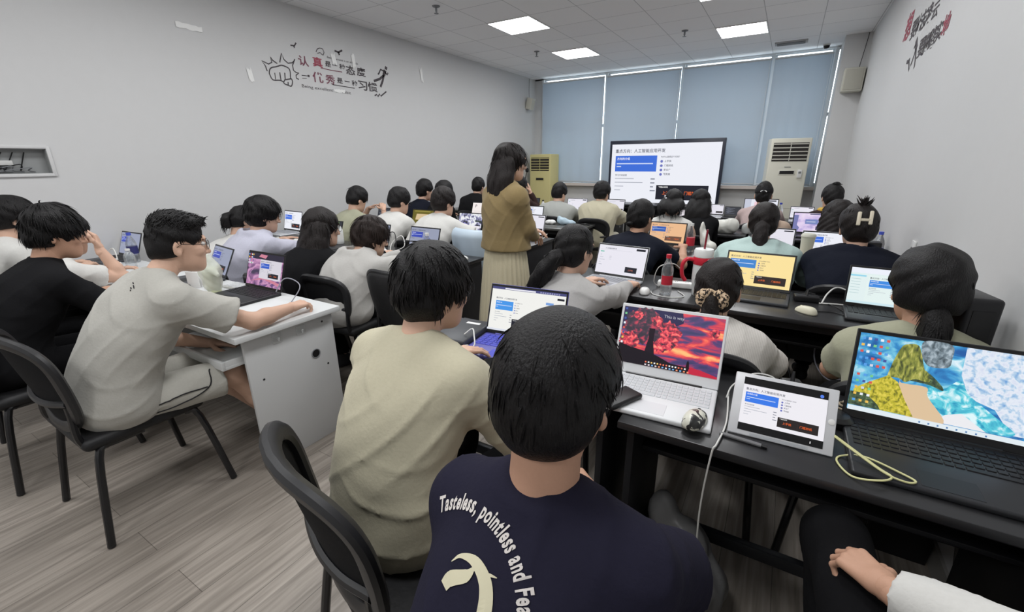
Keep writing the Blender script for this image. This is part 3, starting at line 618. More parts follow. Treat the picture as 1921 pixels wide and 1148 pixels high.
# slogans on the walls
ink = {0: mat('slogan_dark_ink', (74, 68, 72), .7), 1: mat('slogan_plum_ink', (120, 72, 86), .7), 2: mat('slogan_red_ink', (160, 70, 88), .7)}
def ribbon(m, pts, w, fx, mi=0):
    P = [np.array(p, float) for p in pts]; V = []
    for i in range(len(P)):
        d = nrm(P[min(i + 1, len(P) - 1)] - P[max(i - 1, 0)]); n_ = np.array([-d[1], d[0]]) * w / 2; V += [fx(P[i] + n_), fx(P[i] - n_)]
    m.add(V, [(2 * i, 2 * i + 1, 2 * i + 3, 2 * i + 2) for i in range(len(P) - 1)], mi)
def glyphs(m, s, cy, cz, h, w, fx, mi=0, bold=.02):
    V, F = text_geo(s, bold)
    if not len(V): return
    lo, hi = V.min(0), V.max(0); e = np.maximum(hi - lo, 1e-6); sc = np.array([w / e[0], h / e[1] if e[1] > .25 * e[0] or len(s) > 1 else w / e[0]])
    m.add([fx(np.array([cy, cz]) + (v[:2] - (lo + hi)[:2] / 2) * sc * np.array([1, 1])) for v in V], F, mi)
FL = lambda p: (LX + .002, p[0], p[1])
rib = {'burst1': [(3.144, 2.439), (3.134, 2.485), (3.102, 2.531), (3.171, 2.511), (3.212, 2.533), (3.208, 2.584), (3.226, 2.555), (3.273, 2.531)], 'burst2': [(3.305, 2.548), (3.341, 2.642), (3.36, 2.585), (3.403, 2.555), (3.456, 2.568), (3.494, 2.611), (3.456, 2.543), (3.457, 2.493), (3.485, 2.476), (3.521, 2.477), (3.48, 2.446), (3.479, 2.416), (3.509, 2.408)], 'fist': [(3.182, 2.469), (3.208, 2.485), (3.248, 2.496), (3.278, 2.507), (3.319, 2.522), (3.367, 2.517), (3.404, 2.502), (3.413, 2.47), (3.407, 2.411), (3.42, 2.396), (3.425, 2.371), (3.402, 2.326), (3.363, 2.33), (3.32, 2.341), (3.313, 2.357), (3.272, 2.368), (3.194, 2.362), (3.166, 2.41), (3.168, 2.443), (3.182, 2.469)], 'f1': [(3.227, 2.435), (3.224, 2.37)], 'f2': [(3.286, 2.448), (3.287, 2.374)], 'f3': [(3.345, 2.452), (3.339, 2.389)], 'th': [(3.318, 2.358), (3.332, 2.38), (3.395, 2.397), (3.416, 2.404)], 'th2': [(3.369, 2.364), (3.365, 2.33)]}
m = MB()
for k, v in rib.items(): ribbon(m, [q[:2] for q in spline([(a, b, 0) for a, b in v], 3)] if k == 'fist' else v, .012 if k != 'f1' else .009, FL)
tag(m.obj('wall_drawing', ink[0], None, False, None, (LX, 3.3, 2.4)), 'line drawing of punching fist with burst on left wall', 'wall decal')
def silhouette(label, strokes, loc):
    m = MB()
    for pts, w in strokes: ribbon(m, pts, w, FL)
    tag(m.obj('wall_drawing', ink[0], None, False, None, loc), label, 'wall decal')
silhouette('black running man figure after the wall slogan', [([(4.851, 2.697), (4.835, 2.665), (4.82, 2.632)], .05), ([(4.82, 2.632), (4.737, 2.575), (4.63, 2.536)], .03), ([(4.82, 2.632), (4.787, 2.556), (4.739, 2.478)], .032), ([(4.826, 2.683), (4.768, 2.695), (4.74, 2.651), (4.715, 2.627)], .02), ([(4.841, 2.68), (4.882, 2.645), (4.901, 2.674)], .02), ([(4.862, 2.708), (4.88, 2.745)], .04)], (LX, 4.8, 2.6))
silhouette('small black zigzag mark under the running man', [([(4.62, 2.358), (4.659, 2.377), (4.678, 2.354), (4.712, 2.388), (4.731, 2.364), (4.839, 2.433)], .018)], (LX, 4.72, 2.38))
silhouette('thin circle drawn above the second slogan word', [([(3.784, 2.732), (3.807, 2.766), (3.843, 2.782), (3.882, 2.779), (3.896, 2.747), (3.876, 2.713)], .009), ([(3.80, 2.72), (3.84, 2.735), (3.87, 2.715)], .008)], (LX, 3.84, 2.74))
silhouette('small black bird above the drawn fist', [([(3.465, 2.741), (3.513, 2.745), (3.539, 2.779)], .014), ([(3.50, 2.745), (3.513, 2.725)], .014)], (LX, 3.5, 2.75))
silhouette('black bird drawn above the slogan', [([(4.05, 2.791), (4.108, 2.785), (4.165, 2.816)], .02), ([(4.10, 2.79), (4.115, 2.755)], .022)], (LX, 4.1, 2.78))
L1 = [('认', (3.602, 2.609), 0.104, 0.13, 1), ('真', (3.787, 2.627), 0.105, 0.135, 2), ('是', (3.932, 2.629), 0.062, 0.082, 0), ('一', (4.029, 2.631), 0.056, 0.074, 0), ('种', (4.134, 2.631), 0.061, 0.082, 0), ('态', (4.259, 2.611), 0.105, 0.145, 0), ('度', (4.429, 2.616), 0.104, 0.145, 0)]
L2 = [('优', (3.765, 2.463), 0.113, 0.143, 1), ('秀', (3.937, 2.462), 0.104, 0.136, 1), ('是', (4.077, 2.469), 0.065, 0.085, 0), ('一', (4.187, 2.474), 0.057, 0.078, 0), ('种', (4.3, 2.467), 0.064, 0.087, 0), ('习', (4.433, 2.456), 0.108, 0.15, 0), ('惯', (4.598, 2.459), 0.114, 0.163, 0)]
INKS = [ink[0], ink[1], ink[2]]
def slogan(label, items, extra, fx, sgn, loc):
    m = MB()
    for c_, (y, z), h, w, mi in items: glyphs(m, c_, sgn * y, z, h, w, fx, mi)
    for e in extra: ribbon(m, e[0], e[1], fx, e[2])
    return tag(m.obj('wall_slogan', INKS, None, False, None, loc), label, 'wall decal', 'slogan lines on the walls')
slogan('upper line of Chinese slogan with red second character on left wall', L1, [([(3.819, 2.572), (3.957, 2.568), (4.127, 2.571)], .009, 1)], FL, 1, (LX, 4.0, 2.62))
slogan('lower line of Chinese slogan with arrow on left wall', L2, [([(3.961, 2.411), (4.294, 2.41)], .009, 0), ([(3.551, 2.456), (3.63, 2.46)], .008, 0), ([(3.63, 2.46), (3.655, 2.462)], .022, 0), ([(3.554, 2.426), (3.614, 2.433)], .006, 0)], FL, 1, (LX, 4.1, 2.46))
m = MB(); glyphs(m, 'Being excellent is a habit', 3.88, 2.342, .042, .69, FL, 0, .0); tag(m.obj('wall_slogan', INKS, None, False, None, (LX, 3.88, 2.34)), 'small English line below the Chinese slogan, left wall', 'wall decal', 'slogan lines on the walls')
m = MB(); glyphs(m, 'Being earnest is an attitude', 4.16, 2.70, .03, .46, FL, 0, .0); tag(m.obj('wall_slogan', INKS, None, False, None, (LX, 4.16, 2.70)), 'tiny faded English line above the Chinese slogan, left wall', 'wall decal', 'slogan lines on the walls')
FR = lambda p: (RX - .002, -p[0], p[1])
slogan('upper line of Chinese slogan starting with red character, right wall', [('想', (5.577, 2.593), 0.223, 0.285, 2), ('要', (5.278, 2.506), 0.144, 0.19, 0), ('壮', (5.114, 2.508), 0.138, 0.176, 0), ('志', (4.945, 2.502), 0.139, 0.191, 0), ('凌', (4.772, 2.5), 0.139, 0.189, 0), ('云', (4.574, 2.474), 0.105, 0.183, 0)], [], FR, -1, (RX, 5.0, 2.53))
slogan('lower line of Chinese slogan ending with red character, right wall', [('要', (4.762, 2.28), 0.13, 0.179, 0), ('脚', (4.603, 2.276), 0.135, 0.189, 0), ('踏', (4.439, 2.28), 0.14, 0.174, 0), ('实', (4.283, 2.287), 0.124, 0.16, 0), ('地', (4.122, 2.29), 0.137, 0.165, 2)], [], FR, -1, (RX, 4.45, 2.28))
m = MB()
for pts, w in (([(5.039, 2.389), (4.98, 2.33), (4.94, 2.30)], .05), ([(4.96, 2.31), (4.987, 2.244), (5.02, 2.2)], .03), ([(4.95, 2.30), (4.88, 2.22), (4.85, 2.157)], .028), ([(5.0, 2.35), (5.06, 2.33)], .02), ([(5.24, 2.26), (5.19, 2.25), (5.12, 2.26)], .03), ([(5.14, 2.25), (5.05, 2.17)], .025)): ribbon(m, [(-a, b) for a, b in pts], w, FR)
tag(m.obj('wall_drawing', ink[0], None, False, None, (RX, 5.0, 2.25)), 'black leaping figure under the slogan on right wall', 'wall decal')

# ------------------------------------------------------------------ pictures shown on the displays (unit width; height hh)
K = {}
def panel_geo(items, w, h):
    """flat layers in the plane x (0..w), z (0..h), each a hair in front of the last; returns verts, faces, slots, materials"""
    V = []; F = []; mi = []; ms = []; n = 0; y = 0.0
    def slot(m):
        if m not in ms: ms.append(m)
        return ms.index(m)
    for it in items:
        m = it[-1] if not isinstance(it[-1], tuple) else E(it[-1]); k = slot(m); y -= 0.0002
        if it[0] == 'r': P = [(it[1], it[2]), (it[3], it[2]), (it[3], it[4]), (it[1], it[4])]; fs = [(0, 1, 2, 3)]
        elif it[0] in 'ps': P = it[1] if it[0] == 'p' else [(q[0], q[1]) for q in spline([(a, b, 0) for a, b in it[1]] + [(it[1][0][0], it[1][0][1], 0)], 5)[:-1]]; fs = [tuple(range(len(P)))]
        elif it[0] == 't':
            tv, tf = text_geo(it[1], it[5] if len(it) > 6 else .01)
            if not len(tv): continue
            P = [(it[2] + v[0] * it[4], it[3] + v[1] * it[4]) for v in tv]; fs = tf
        elif it[0] == 'c': P = [(it[1] + it[3] * math.cos(2 * PI * q / 16), it[2] + it[3] * math.sin(2 * PI * q / 16)) for q in range(16)]; fs = [tuple(range(16))]
        for p in P: V.append((p[0] * w, y, p[1] * w))
        F += [tuple(i + n for i in f) for f in fs]; mi += [k] * len(fs); n += len(P)
    return np.array(V), F, mi, ms
WHT, INK, BLU, DRK, ORG, GRY = (236, 238, 246), (70, 74, 90), (62, 110, 216), (32, 33, 44), (226, 104, 52), (170, 174, 186)
def slide(x0, z0, x1, z1, bg, small=True, blue=BLU, dark=DRK, org=ORG, orange=True):
    """the lesson page that every display repeats, inside the rectangle given"""
    s = x1 - x0; X = lambda u: x0 + u * s; Z = lambda v: z0 + v * (z1 - z0); it = [('r', x0, z0, x1, z1, bg), ('t', '重点方向：人工智能应用开发', X(.035), Z(.865), .037 * s, .012, INK), ('r', X(.04), Z(.55), X(.445), Z(.81), blue), ('t', '方向的介绍', X(.055), Z(.745), .026 * s, .012, (250, 250, 255)), ('r', X(.055), Z(.672), X(.41), Z(.69), (205, 218, 246)), ('r', X(.055), Z(.625), X(.10), Z(.643), (205, 218, 246))]
    it += [('t', '为什么选择这个方向？', X(.48), Z(.775), .018 * s, .012, INK)]
    for k, tx in enumerate(('上手快', '门槛较低', '就业广', '薪资高')): it += [('c', X(.49), Z(.715 - .07 * k), .0125 * s, (110, 118, 190)), ('t', tx, X(.515), Z(.705 - .07 * k), .021 * s, .01, INK)]
    it += [('t', '学习方向收获', X(.045), Z(.475), .02 * s, .012, INK)]
    for k, (l, l2) in enumerate(((.19, .04), (.28, .04), (.09, .03), (.06, .05))): it += [('r', X(.045), Z(.425 - .065 * k), X(.045 + l), Z(.437 - .065 * k), GRY), ('r', X(.40), Z(.42 - .065 * k), X(.40 + l2), Z(.437 - .065 * k), (120, 124, 140))]
    it += [('r', X(.46), Z(.09), X(.93), Z(.33), dark), ('t', '下载会议码', X(.48), Z(.285), .018 * s, .012, (240, 240, 240))]
    if orange: it += [('t', '上手快', X(.52), Z(.18), .035 * s, .014, org), ('t', '门槛较低', X(.72), Z(.18), .035 * s, .014, org), ('r', X(.695), Z(.11), X(.697), Z(.27), (70, 60, 60))]
    return it
def taskbar(h, col, n=9, rng=random.Random(3)):
    it = [('r', 0, 0, 1, .035, col)]
    for k in range(n): it.append(('r', .36 + .03 * k, .009, .378 + .03 * k, .027, (rng.randint(60, 240), rng.randint(90, 220), rng.randint(90, 240))))
    return it
def icons(x0, z1, nx, nz, dx, dz, s, seed=1):
    rg = random.Random(seed); it = []
    for i in range(nx):
        for j in range(nz): it.append(('r', x0 + dx * i, z1 - dz * j - s, x0 + dx * i + s, z1 - dz * j, rg.choice([(235, 240, 245), (90, 160, 230), (235, 190, 90), (220, 90, 80), (120, 200, 140), (210, 215, 230), (70, 90, 160)])))
    return it
DIM = lambda c, k: tuple(int(x * k) for x in c)
def pic(kind):
    h = .5625 if kind not in ('tree', 'beach', 'grey_doc', 'tablet') else {'tree': .60, 'beach': .60, 'grey_doc': .62, 'tablet': .75}[kind]
    if kind == 'slide': it = slide(0, 0, 1, h, WHT)
    elif kind == 'dimslide': it = slide(0, 0, 1, h, (150, 156, 178), True, (62, 78, 178), (28, 28, 36))
    elif kind == 'orange': it = slide(0, 0, 1, h, (234, 186, 142), True, (48, 92, 178), (110, 78, 62))
    elif kind == 'yellow': it = slide(0, 0, 1, h, (250, 226, 158), True, (66, 132, 206), (48, 38, 36))
    elif kind == 'white_doc': it = [('r', 0, 0, 1, h, (232, 230, 240)), ('r', .04, .42, .12, .44, (110, 190, 170)), ('t', '人工智能应用开发', .13, .49, .03, .012, INK), ('r', .04, .47, .7, .472, GRY), ('r', .62, .06, .86, .17, DRK), ('t', '上手快', .68, .10, .035, .012, (190, 110, 90)), ('r', .78, .50, .96, .54, DRK)] + [('r', .05, .36 - .05 * k, .08 + .04 * (k % 3), .368 - .05 * k, GRY) for k in range(5)] + [('r', .25, .34 - .03 * k, .30, .345 - .03 * k, GRY) for k in range(3)]
    elif kind == 'grey_doc': it = [('r', 0, 0, 1, h, (228, 226, 236)), ('r', .06, .53, .55, .54, GRY), ('r', .75, .56, .97, .59, DRK), ('r', .55, .08, .97, .2, (48, 42, 46))] + [('r', .08, .46 - .05 * k, .5 + .1 * (k % 3), .466 - .05 * k, (205, 203, 215)) for k in range(5)]
    elif kind == 'browser': it = [('r', 0, 0, 1, h, (226, 240, 240)), ('r', 0, .48, 1, h, (236, 240, 250)), ('r', 0, .425, .20, .45, (150, 214, 236))] + [('r', .02, .38 - .045 * k, .14, .387 - .045 * k, (180, 205, 208)) for k in range(6)] + slide(.22, .05, .98, .46, (228, 242, 240), True, (66, 140, 226)) + [('r', 0, 0, 1, .035, (205, 232, 240))]
    elif kind == 'browser2': it = [('r', 0, 0, 1, h, (240, 240, 236)), ('r', 0, .53, 1, h, (72, 74, 124)), ('r', .18, .535, .60, .552, (235, 235, 245))] + [('r', .66 + .03 * k, .535, .68 + .03 * k, .552, (150, 152, 190)) for k in range(9)] + slide(.05, .02, .66, .47, (240, 240, 236), True, (70, 150, 232)) + [('r', .76, .40, .86, .43, (120, 160, 220)), ('c', .80, .33, .045, (225, 225, 226)), ('r', .90, .47, .99, .495, DRK), ('r', 0, 0, 1, .025, (222, 226, 236))]
    elif kind == 'files': it = [('r', 0, 0, 1, h, (235, 228, 234)), ('r', .28, .06, .68, .34, (60, 62, 74)), ('r', .7, .04, .98, .38, (240, 214, 236))] + [('r', .3, .1 + .05 * k, .66, .12 + .05 * k, (180, 182, 200)) for k in range(5)]
    elif kind == 'code': it = [('r', 0, 0, 1, h, (52, 54, 62))] + [('r', .06 + .05 * (k % 3), .5 - .045 * k, .3 + .12 * ((k * 7) % 4), .512 - .045 * k, (140, 145, 160)) for k in range(10)]
    elif kind == 'app': it = [('r', 0, 0, 1, h, (228, 230, 240)), ('r', 0, 0, .2, h, (196, 200, 216)), ('r', .72, .5, .95, .54, (60, 60, 70)), ('r', .3, .3, .5, .48, (240, 205, 215))] + [('r', .24, .26 - .05 * k, .6, .268 - .05 * k, GRY) for k in range(4)]
    elif kind == 'white_page': it = [('r', 0, 0, 1, h, (244, 236, 234)), ('t', 'P', .14, .36, .18, .012, (60, 56, 60))] + [('r', .1, .06 + .045 * k, .9, .066 + .045 * k, (170, 166, 164)) for k in range(4)]
    elif kind == 'purple': it = [('r', 0, 0, 1, h, ramp_shader('purple_wallpaper', (5, 5, 9), [(.3, (120, 110, 190)), (.5, (214, 196, 232)), (.7, (236, 222, 240))], 1.6, 3)), ('p', [(0, 0), (.12, .0), (.17, .12), (.10, .2), (.12, .5), (0, .5)], (120, 124, 176)), ('r', .3, .24, .62, .38, (120, 136, 190)), ('r', .33, .30, .56, .315, (220, 226, 240)), ('r', .58, .07, .86, .18, (70, 66, 90)), ('r', .4, .52, .7, .545, (80, 80, 120))]
    elif kind == 'game': it = [('r', 0, 0, 1, h, ramp_shader('bright_picture_wallpaper', (9, 9, 9), [(.38, (40, 42, 50)), (.5, (150, 150, 190)), (.58, (236, 238, 240))], 2.4, 6, .6)), ('r', .72, .28, .97, .34, (60, 70, 66)), ('r', .5, .05, .95, .14, (236, 232, 240)), ('p', [(.08, .06), (.3, .02), (.42, .18), (.25, .25)], (128, 122, 190))]
    elif kind == 'green': it = [('r', 0, 0, 1, h, (106, 98, 40)), ('p', [(.15, .2), (.7, .2), (.75, .42), (.2, .42)], (214, 190, 150)), ('r', .1, .5, .85, .54, (150, 140, 70)), ('p', [(.7, 0), (1, 0), (1, .3)], (70, 78, 34))]
    elif kind == 'anime': it = [('r', 0, 0, 1, h, ramp_shader('pink_violet_wallpaper', (7, 7, 10), [(.34, (56, 44, 78)), (.46, (150, 100, 150)), (.56, (206, 150, 190)), (.66, (96, 66, 120))], 1.5, 3, 1.2)), ('r', 0, .46, 1, h, (44, 40, 58)), ('p', [(.02, .12), (.10, .2), (.3, .42), (.22, .34)], (226, 176, 214)), ('p', [(.1, .05), (.5, .12), (.95, .04), (.95, .09), (.5, .16)], (206, 130, 150)), ('p', [(.3, .5), (.5, .48), (.55, .54), (.36, .55)], (206, 130, 150))] + slide(.36, .13, .97, .46, (214, 210, 220), True, (52, 92, 196)) + icons(.03, .54, 4, 4, .045, .05, .026, 4)
    elif kind == 'tree':
        sky = ramp_shader('sunset_sky_wallpaper', (4, 1, 15), [(.34, (50, 50, 98)), (.43, (84, 56, 112)), (.50, (206, 52, 78)), (.57, (244, 92, 80)), (.66, (255, 190, 120))], 2.2, 8, .6, rot=R(-16)); leaf = ramp_shader('red_leaf_wallpaper', (30, 30, 34), [(.36, (44, 24, 46)), (.46, (156, 32, 60)), (.55, (240, 66, 86)), (.68, (255, 146, 126))], 2.2, 8, .5)
        dk = ramp_shader('dark_leaf_wallpaper', (26, 26, 30), [(.42, (34, 26, 46)), (.54, (74, 36, 62)), (.66, (196, 54, 80))], 2.0, 8, .5); rg = random.Random(5)
        blob = lambda cx, cz, r, n=40, j=.16: [(cx + r * (1 + rg.uniform(-j, j)) * math.cos(2 * PI * k / n), cz + r * (.92 + rg.uniform(-j, j)) * math.sin(2 * PI * k / n)) for k in range(n)]
        it = [('r', 0, 0, 1, h, sky), ('p', [(0, .36), (.12, .35), (.5, .42), (.62, .5), (.6, h), (0, h)], (52, 50, 84)), ('p', blob(.46, .36, .15), leaf), ('p', blob(.40, .26, .11), leaf), ('p', blob(.22, .41, .20), dk), ('p', blob(.10, .24, .10), leaf), ('p', blob(.36, .48, .06), leaf), ('p', blob(.16, .52, .05), leaf), ('p', blob(.5, .26, .07), leaf), ('p', blob(.92, .44, .05), leaf), ('p', [(.27, .12), (.30, .3), (.29, .4), (.35, .4), (.35, .26), (.38, .12)], (34, 24, 36)), ('p', [(0, 0), (0, .2), (.14, .17), (.3, .15), (.42, .12), (.55, .07), (.74, .06), (.76, 0)], (26, 20, 30)), ('p', [(.72, 0), (.74, .07), (.85, .055), (1, .02), (1, 0)], (196, 40, 66)), ('p', [(.70, .055), (.705, .11), (.715, .135), (.728, .11), (.735, .055)], (24, 18, 26)), ('t', 'This is way', .42, .53, .045, .0, (196, 196, 206))]
        it += icons(.015, .585, 1, 8, .04, .052, .022, 6) + [('r', .30 + .03 * k, .035, .316 + .03 * k, .05, rg.choice([(240, 240, 240), (235, 120, 90), (240, 200, 110)])) for k in range(14)] + [('r', .3 + .035 * k, .008, .318 + .035 * k, .022, rg.choice([(235, 225, 230), (120, 180, 235), (240, 150, 110)])) for k in range(13)]
    elif kind == 'beach':
        sea = ramp_shader('blue_sea_wallpaper', (10, 10, 16), [(.32, (20, 88, 160)), (.46, (52, 146, 206)), (.58, (120, 200, 226)), (.7, (226, 242, 250))], 2.0, 8, .8); foam = ramp_shader('white_foam_wallpaper', (24, 24, 24), [(.30, (110, 160, 214)), (.42, (176, 204, 230)), (.52, (228, 234, 244)), (.72, (206, 214, 236))], 2.6, 9, .3)
        turq = ramp_shader('turquoise_wallpaper', (16, 16, 20), [(.38, (36, 150, 190)), (.5, (90, 206, 222)), (.62, (222, 246, 250))], 2.0, 8, 1.0); grn = ramp_shader('green_cliff_wallpaper', (60, 20, 22), [(.34, (58, 66, 36)), (.48, (120, 128, 52)), (.6, (170, 170, 80)), (.7, (206, 200, 120))], 2.0, 8, .5); yel = ramp_shader('yellow_cliff_wallpaper', (60, 40, 46), [(.36, (116, 116, 30)), (.5, (190, 180, 46)), (.64, (222, 206, 80))], 2.0, 8, .4); rock = ramp_shader('grey_rock_wallpaper', (40, 40, 30), [(.36, (70, 84, 92)), (.5, (120, 136, 146)), (.64, (176, 190, 200))], 2.2, 7, .4); dgr = ramp_shader('dark_green_wallpaper', (44, 44, 44), [(.4, (40, 56, 44)), (.55, (74, 98, 66)), (.68, (130, 150, 110))], 2.0, 7, .4)
        it = [('r', 0, 0, 1, h, sea), ('p', [(.60, h), (1, h), (1, .05), (.9, .05), (.80, .2), (.66, .25), (.60, .4)], foam), ('s', [(.43, .30), (.52, .28), (.60, .36), (.66, .27), (.80, .16), (.92, .06), (.78, .035), (.55, .09), (.45, .2)], turq), ('p', [(.5, .035), (.56, .10), (.64, .13), (.78, .035)], (236, 236, 240)), ('s', [(.37, .49), (.37, h), (.52, h), (.535, .50), (.52, .435), (.42, .425)], rock), ('s', [(.28, .31), (.29, .27), (.43, .27), (.45, .2), (.56, .035), (.34, .035), (.28, .2)], (222, 194, 158)), ('s', [(.29, .30), (.44, .29), (.52, .265), (.50, .31), (.40, .39), (.30, .36)], dgr), ('s', [(.20, .30), (.22, .42), (.25, .53), (.28, .56), (.34, .565), (.37, .50), (.40, .40), (.42, .38), (.44, .31), (.36, .315), (.31, .28), (.27, .30)], grn), ('p', [(.06, .20), (.21, .31), (.27, .27), (.32, .16), (.39, .035), (.02, .035), (.02, .16)], yel), ('p', [(0, .14), (.10, .14), (.18, .07), (.2, .035), (0, .035)], dgr)]
        it += icons(.015, .57, 5, 5, .036, .05, .019, 8) + icons(.02, .29, 3, 5, .04, .05, .018, 9) + [('r', 0, 0, 1, .035, (226, 236, 242))] + [('r', .42 + .05 * k, .008, .43 + .05 * k, .02, (90, 130, 180)) for k in range(8)]
    elif kind == 'tablet': it = [('r', 0, 0, 1, h, (14, 14, 16))] + slide(0, .10, 1, .645, (238, 236, 242), True, (58, 122, 232), (40, 34, 34), (226, 96, 40)) + [('c', .925, .675, .022, (86, 128, 232)), ('r', .85, .03, .86, .06, (230, 230, 230))]
    return it, h
_pc = {}
def screen_mesh(kind, w, parent, loc, name='screen', hgt=None):
    key = (kind, round(w, 4))
    if key not in _pc:
        it, h = pic(kind); V, F, mi, ms = panel_geo(it, w, h); me = bpy.data.meshes.new('screen'); setmesh(me, V, F, mi, False); [me.materials.append(m) for m in ms]; _pc[key] = me
    o = bpy.data.objects.new(name, _pc[key]); C.objects.link(o); o.parent = parent; o.location = loc; return o

# ------------------------------------------------------------------ laptops
SH = {'silver': mat('silver_aluminium', (196, 198, 202), .35, metal=.4), 'white': mat('white_aluminium', (222, 224, 226), .4), 'black': mat('black_laptop_shell', (34, 35, 38), .38), 'dark': mat('dark_grey_laptop_shell', (64, 66, 70), .4), 'purple': mat('violet_laptop_shell', (92, 92, 168), .35)}
KEYS = {'silver': mat('grey_keys', (150, 152, 158), .5), 'white': mat('white_keys', (206, 209, 213), .5), 'black': mat('black_keys', (20, 20, 22), .45), 'dark': mat('black_keys'), 'purple': mat('violet_keys', (72, 78, 190), .45)}
BZ = mat('black_bezel', (16, 16, 18), .3)
def laptop(label, loc, rz=0, kind='slide', w=.345, shell='silver', tilt=22, bezel=None, hgt=None, fine=False, d=.235, chin=.018, group='laptops on the desks', screen=True, numpad=False):
    t = thing('laptop', label, 'laptop', loc, R(rz), group); sh = SH[shell]; h = .5625 if kind not in ('tree', 'beach', 'grey_doc', 'browser') else {'tree': .60, 'beach': .60, 'grey_doc': .62, 'browser': .5625}[kind]
    bz = .009; sw_ = w - 2 * bz; lh = sw_ * h + chin + .011
    MB().rbox((0, 0, .0085), (w, d, .017), .006, 0, None, 3).obj('base', sh, t)
    m = MB(); cols = 18 if numpad else 14; kw = (w - .03) / cols
    for rr in range(6):
        yy = d / 2 - .03 - rr * .0185 * (d / .235)
        if rr == 5:
            for a, b in ((0, 1), (1, 2), (2, 3), (3, 9), (9, 10), (10, 11), (11, cols)): m.rbox((-w / 2 + .015 + kw * (a + b) / 2, yy, .0178), (kw * (b - a) - .003, .0148, .003), .001, 0, None, 1)
        else:
            for cc in range(cols): m.rbox((-w / 2 + .015 + kw * (cc + .5), yy, .0178), (kw - .003, .0148, .003), .001, 0, None, 1)
    m.obj('keyboard', KEYS[shell], t, False, None)
    MB().rbox((-.01, -d / 2 + .048, .0172), (.11, .068, .0012), .0005, 0, None, 1).obj('touchpad', KEYS[shell] if shell != 'white' else mat('pale_touchpad', (214, 216, 219), .3), t, False, None)
    lid = MB().rbox((0, .003, lh / 2), (w, .006, lh), .0029, 0, None, 2).rbox((0, -.0006, lh / 2), (w - .004, .0012, lh - .004), .0005, 1, None, 1).obj('lid', [sh, SH[bezel] if bezel in SH else BZ], t)
    lid.location = (0, d / 2 - .004, .017); lid.rotation_euler = (-R(tilt), 0, 0)
    MB().tube([(-w * .36, d / 2 - .005, .0165), (w * .36, d / 2 - .005, .0165)], .0055, 0, 8).obj('hinge', BZ if shell in ('black', 'dark', 'white') else sh, t)
    if screen: screen_mesh(kind, sw_, lid, (-sw_ / 2, -.0014, chin))
    return t

# ------------------------------------------------------------------ desks and chairs
DTOP = mat('black_desk_laminate', (38, 38, 40), .32, spec=.5, bump=.04, bscale=160, stretch=(1, 8, 1)); DSIDE = mat('black_desk_board', (28, 28, 31), .5); STEEL = mat('dark_steel', (52, 54, 58), .4, metal=.5); CHROME = mat('bright_steel', (170, 172, 175), .25, metal=.9)
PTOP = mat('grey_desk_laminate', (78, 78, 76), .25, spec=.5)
def desk(label, x0, x1, y0, y1, z=.75, top=DTOP, side=DSIDE, modesty=True):
    cx, cy = (x0 + x1) / 2, (y0 + y1) / 2; t = thing('desk', label, 'desk', (cx, cy, 0), 0, 'student desks'); w, d = x1 - x0, y1 - y0
    MB().rbox((0, 0, z - .0125), (w, d, .025), .004).obj('desktop', top, t)
    for s in (-1, 1): MB().rbox((s * (w / 2 - .03), .02, (z - .025) / 2), (.022, d - .07, z - .025), .002).obj('side_panel', side, t)
    if modesty: MB().rbox((0, d / 2 - .05, z - .025 - .19), (w - .084, .016, .38), .002).obj('modesty_panel', side, t)
    MB().rbox((0, .06, z - .19), (w - .084, d - .24, .016), .002).obj('shade_shelf', side, t)  # shelf board added to darken the space below the desktop
    m = MB(); m.box((0, -d / 2 + .1, z - .055), (w - .082, .03, .055)); m.obj('front_rail', side, t, False, None)
    MB().rbox((0, d / 2 - .14, .12), (w - .082, .03, .05), .004).obj('foot_bar', STEEL, t)
    for s in (-1, 1): MB().rbox((s * (w / 2 - .018), d * .18, z - .16), (.006, .05, .03), .004).obj('connector_clip', CHROME, t)
    return t
dx = [(-4.86, -3.48), (-3.46, -2.05)]
Wd, Wt = mat('white_desk_top', (214, 216, 216), .4), mat('grey_white_desk_board', (200, 201, 201), .5)
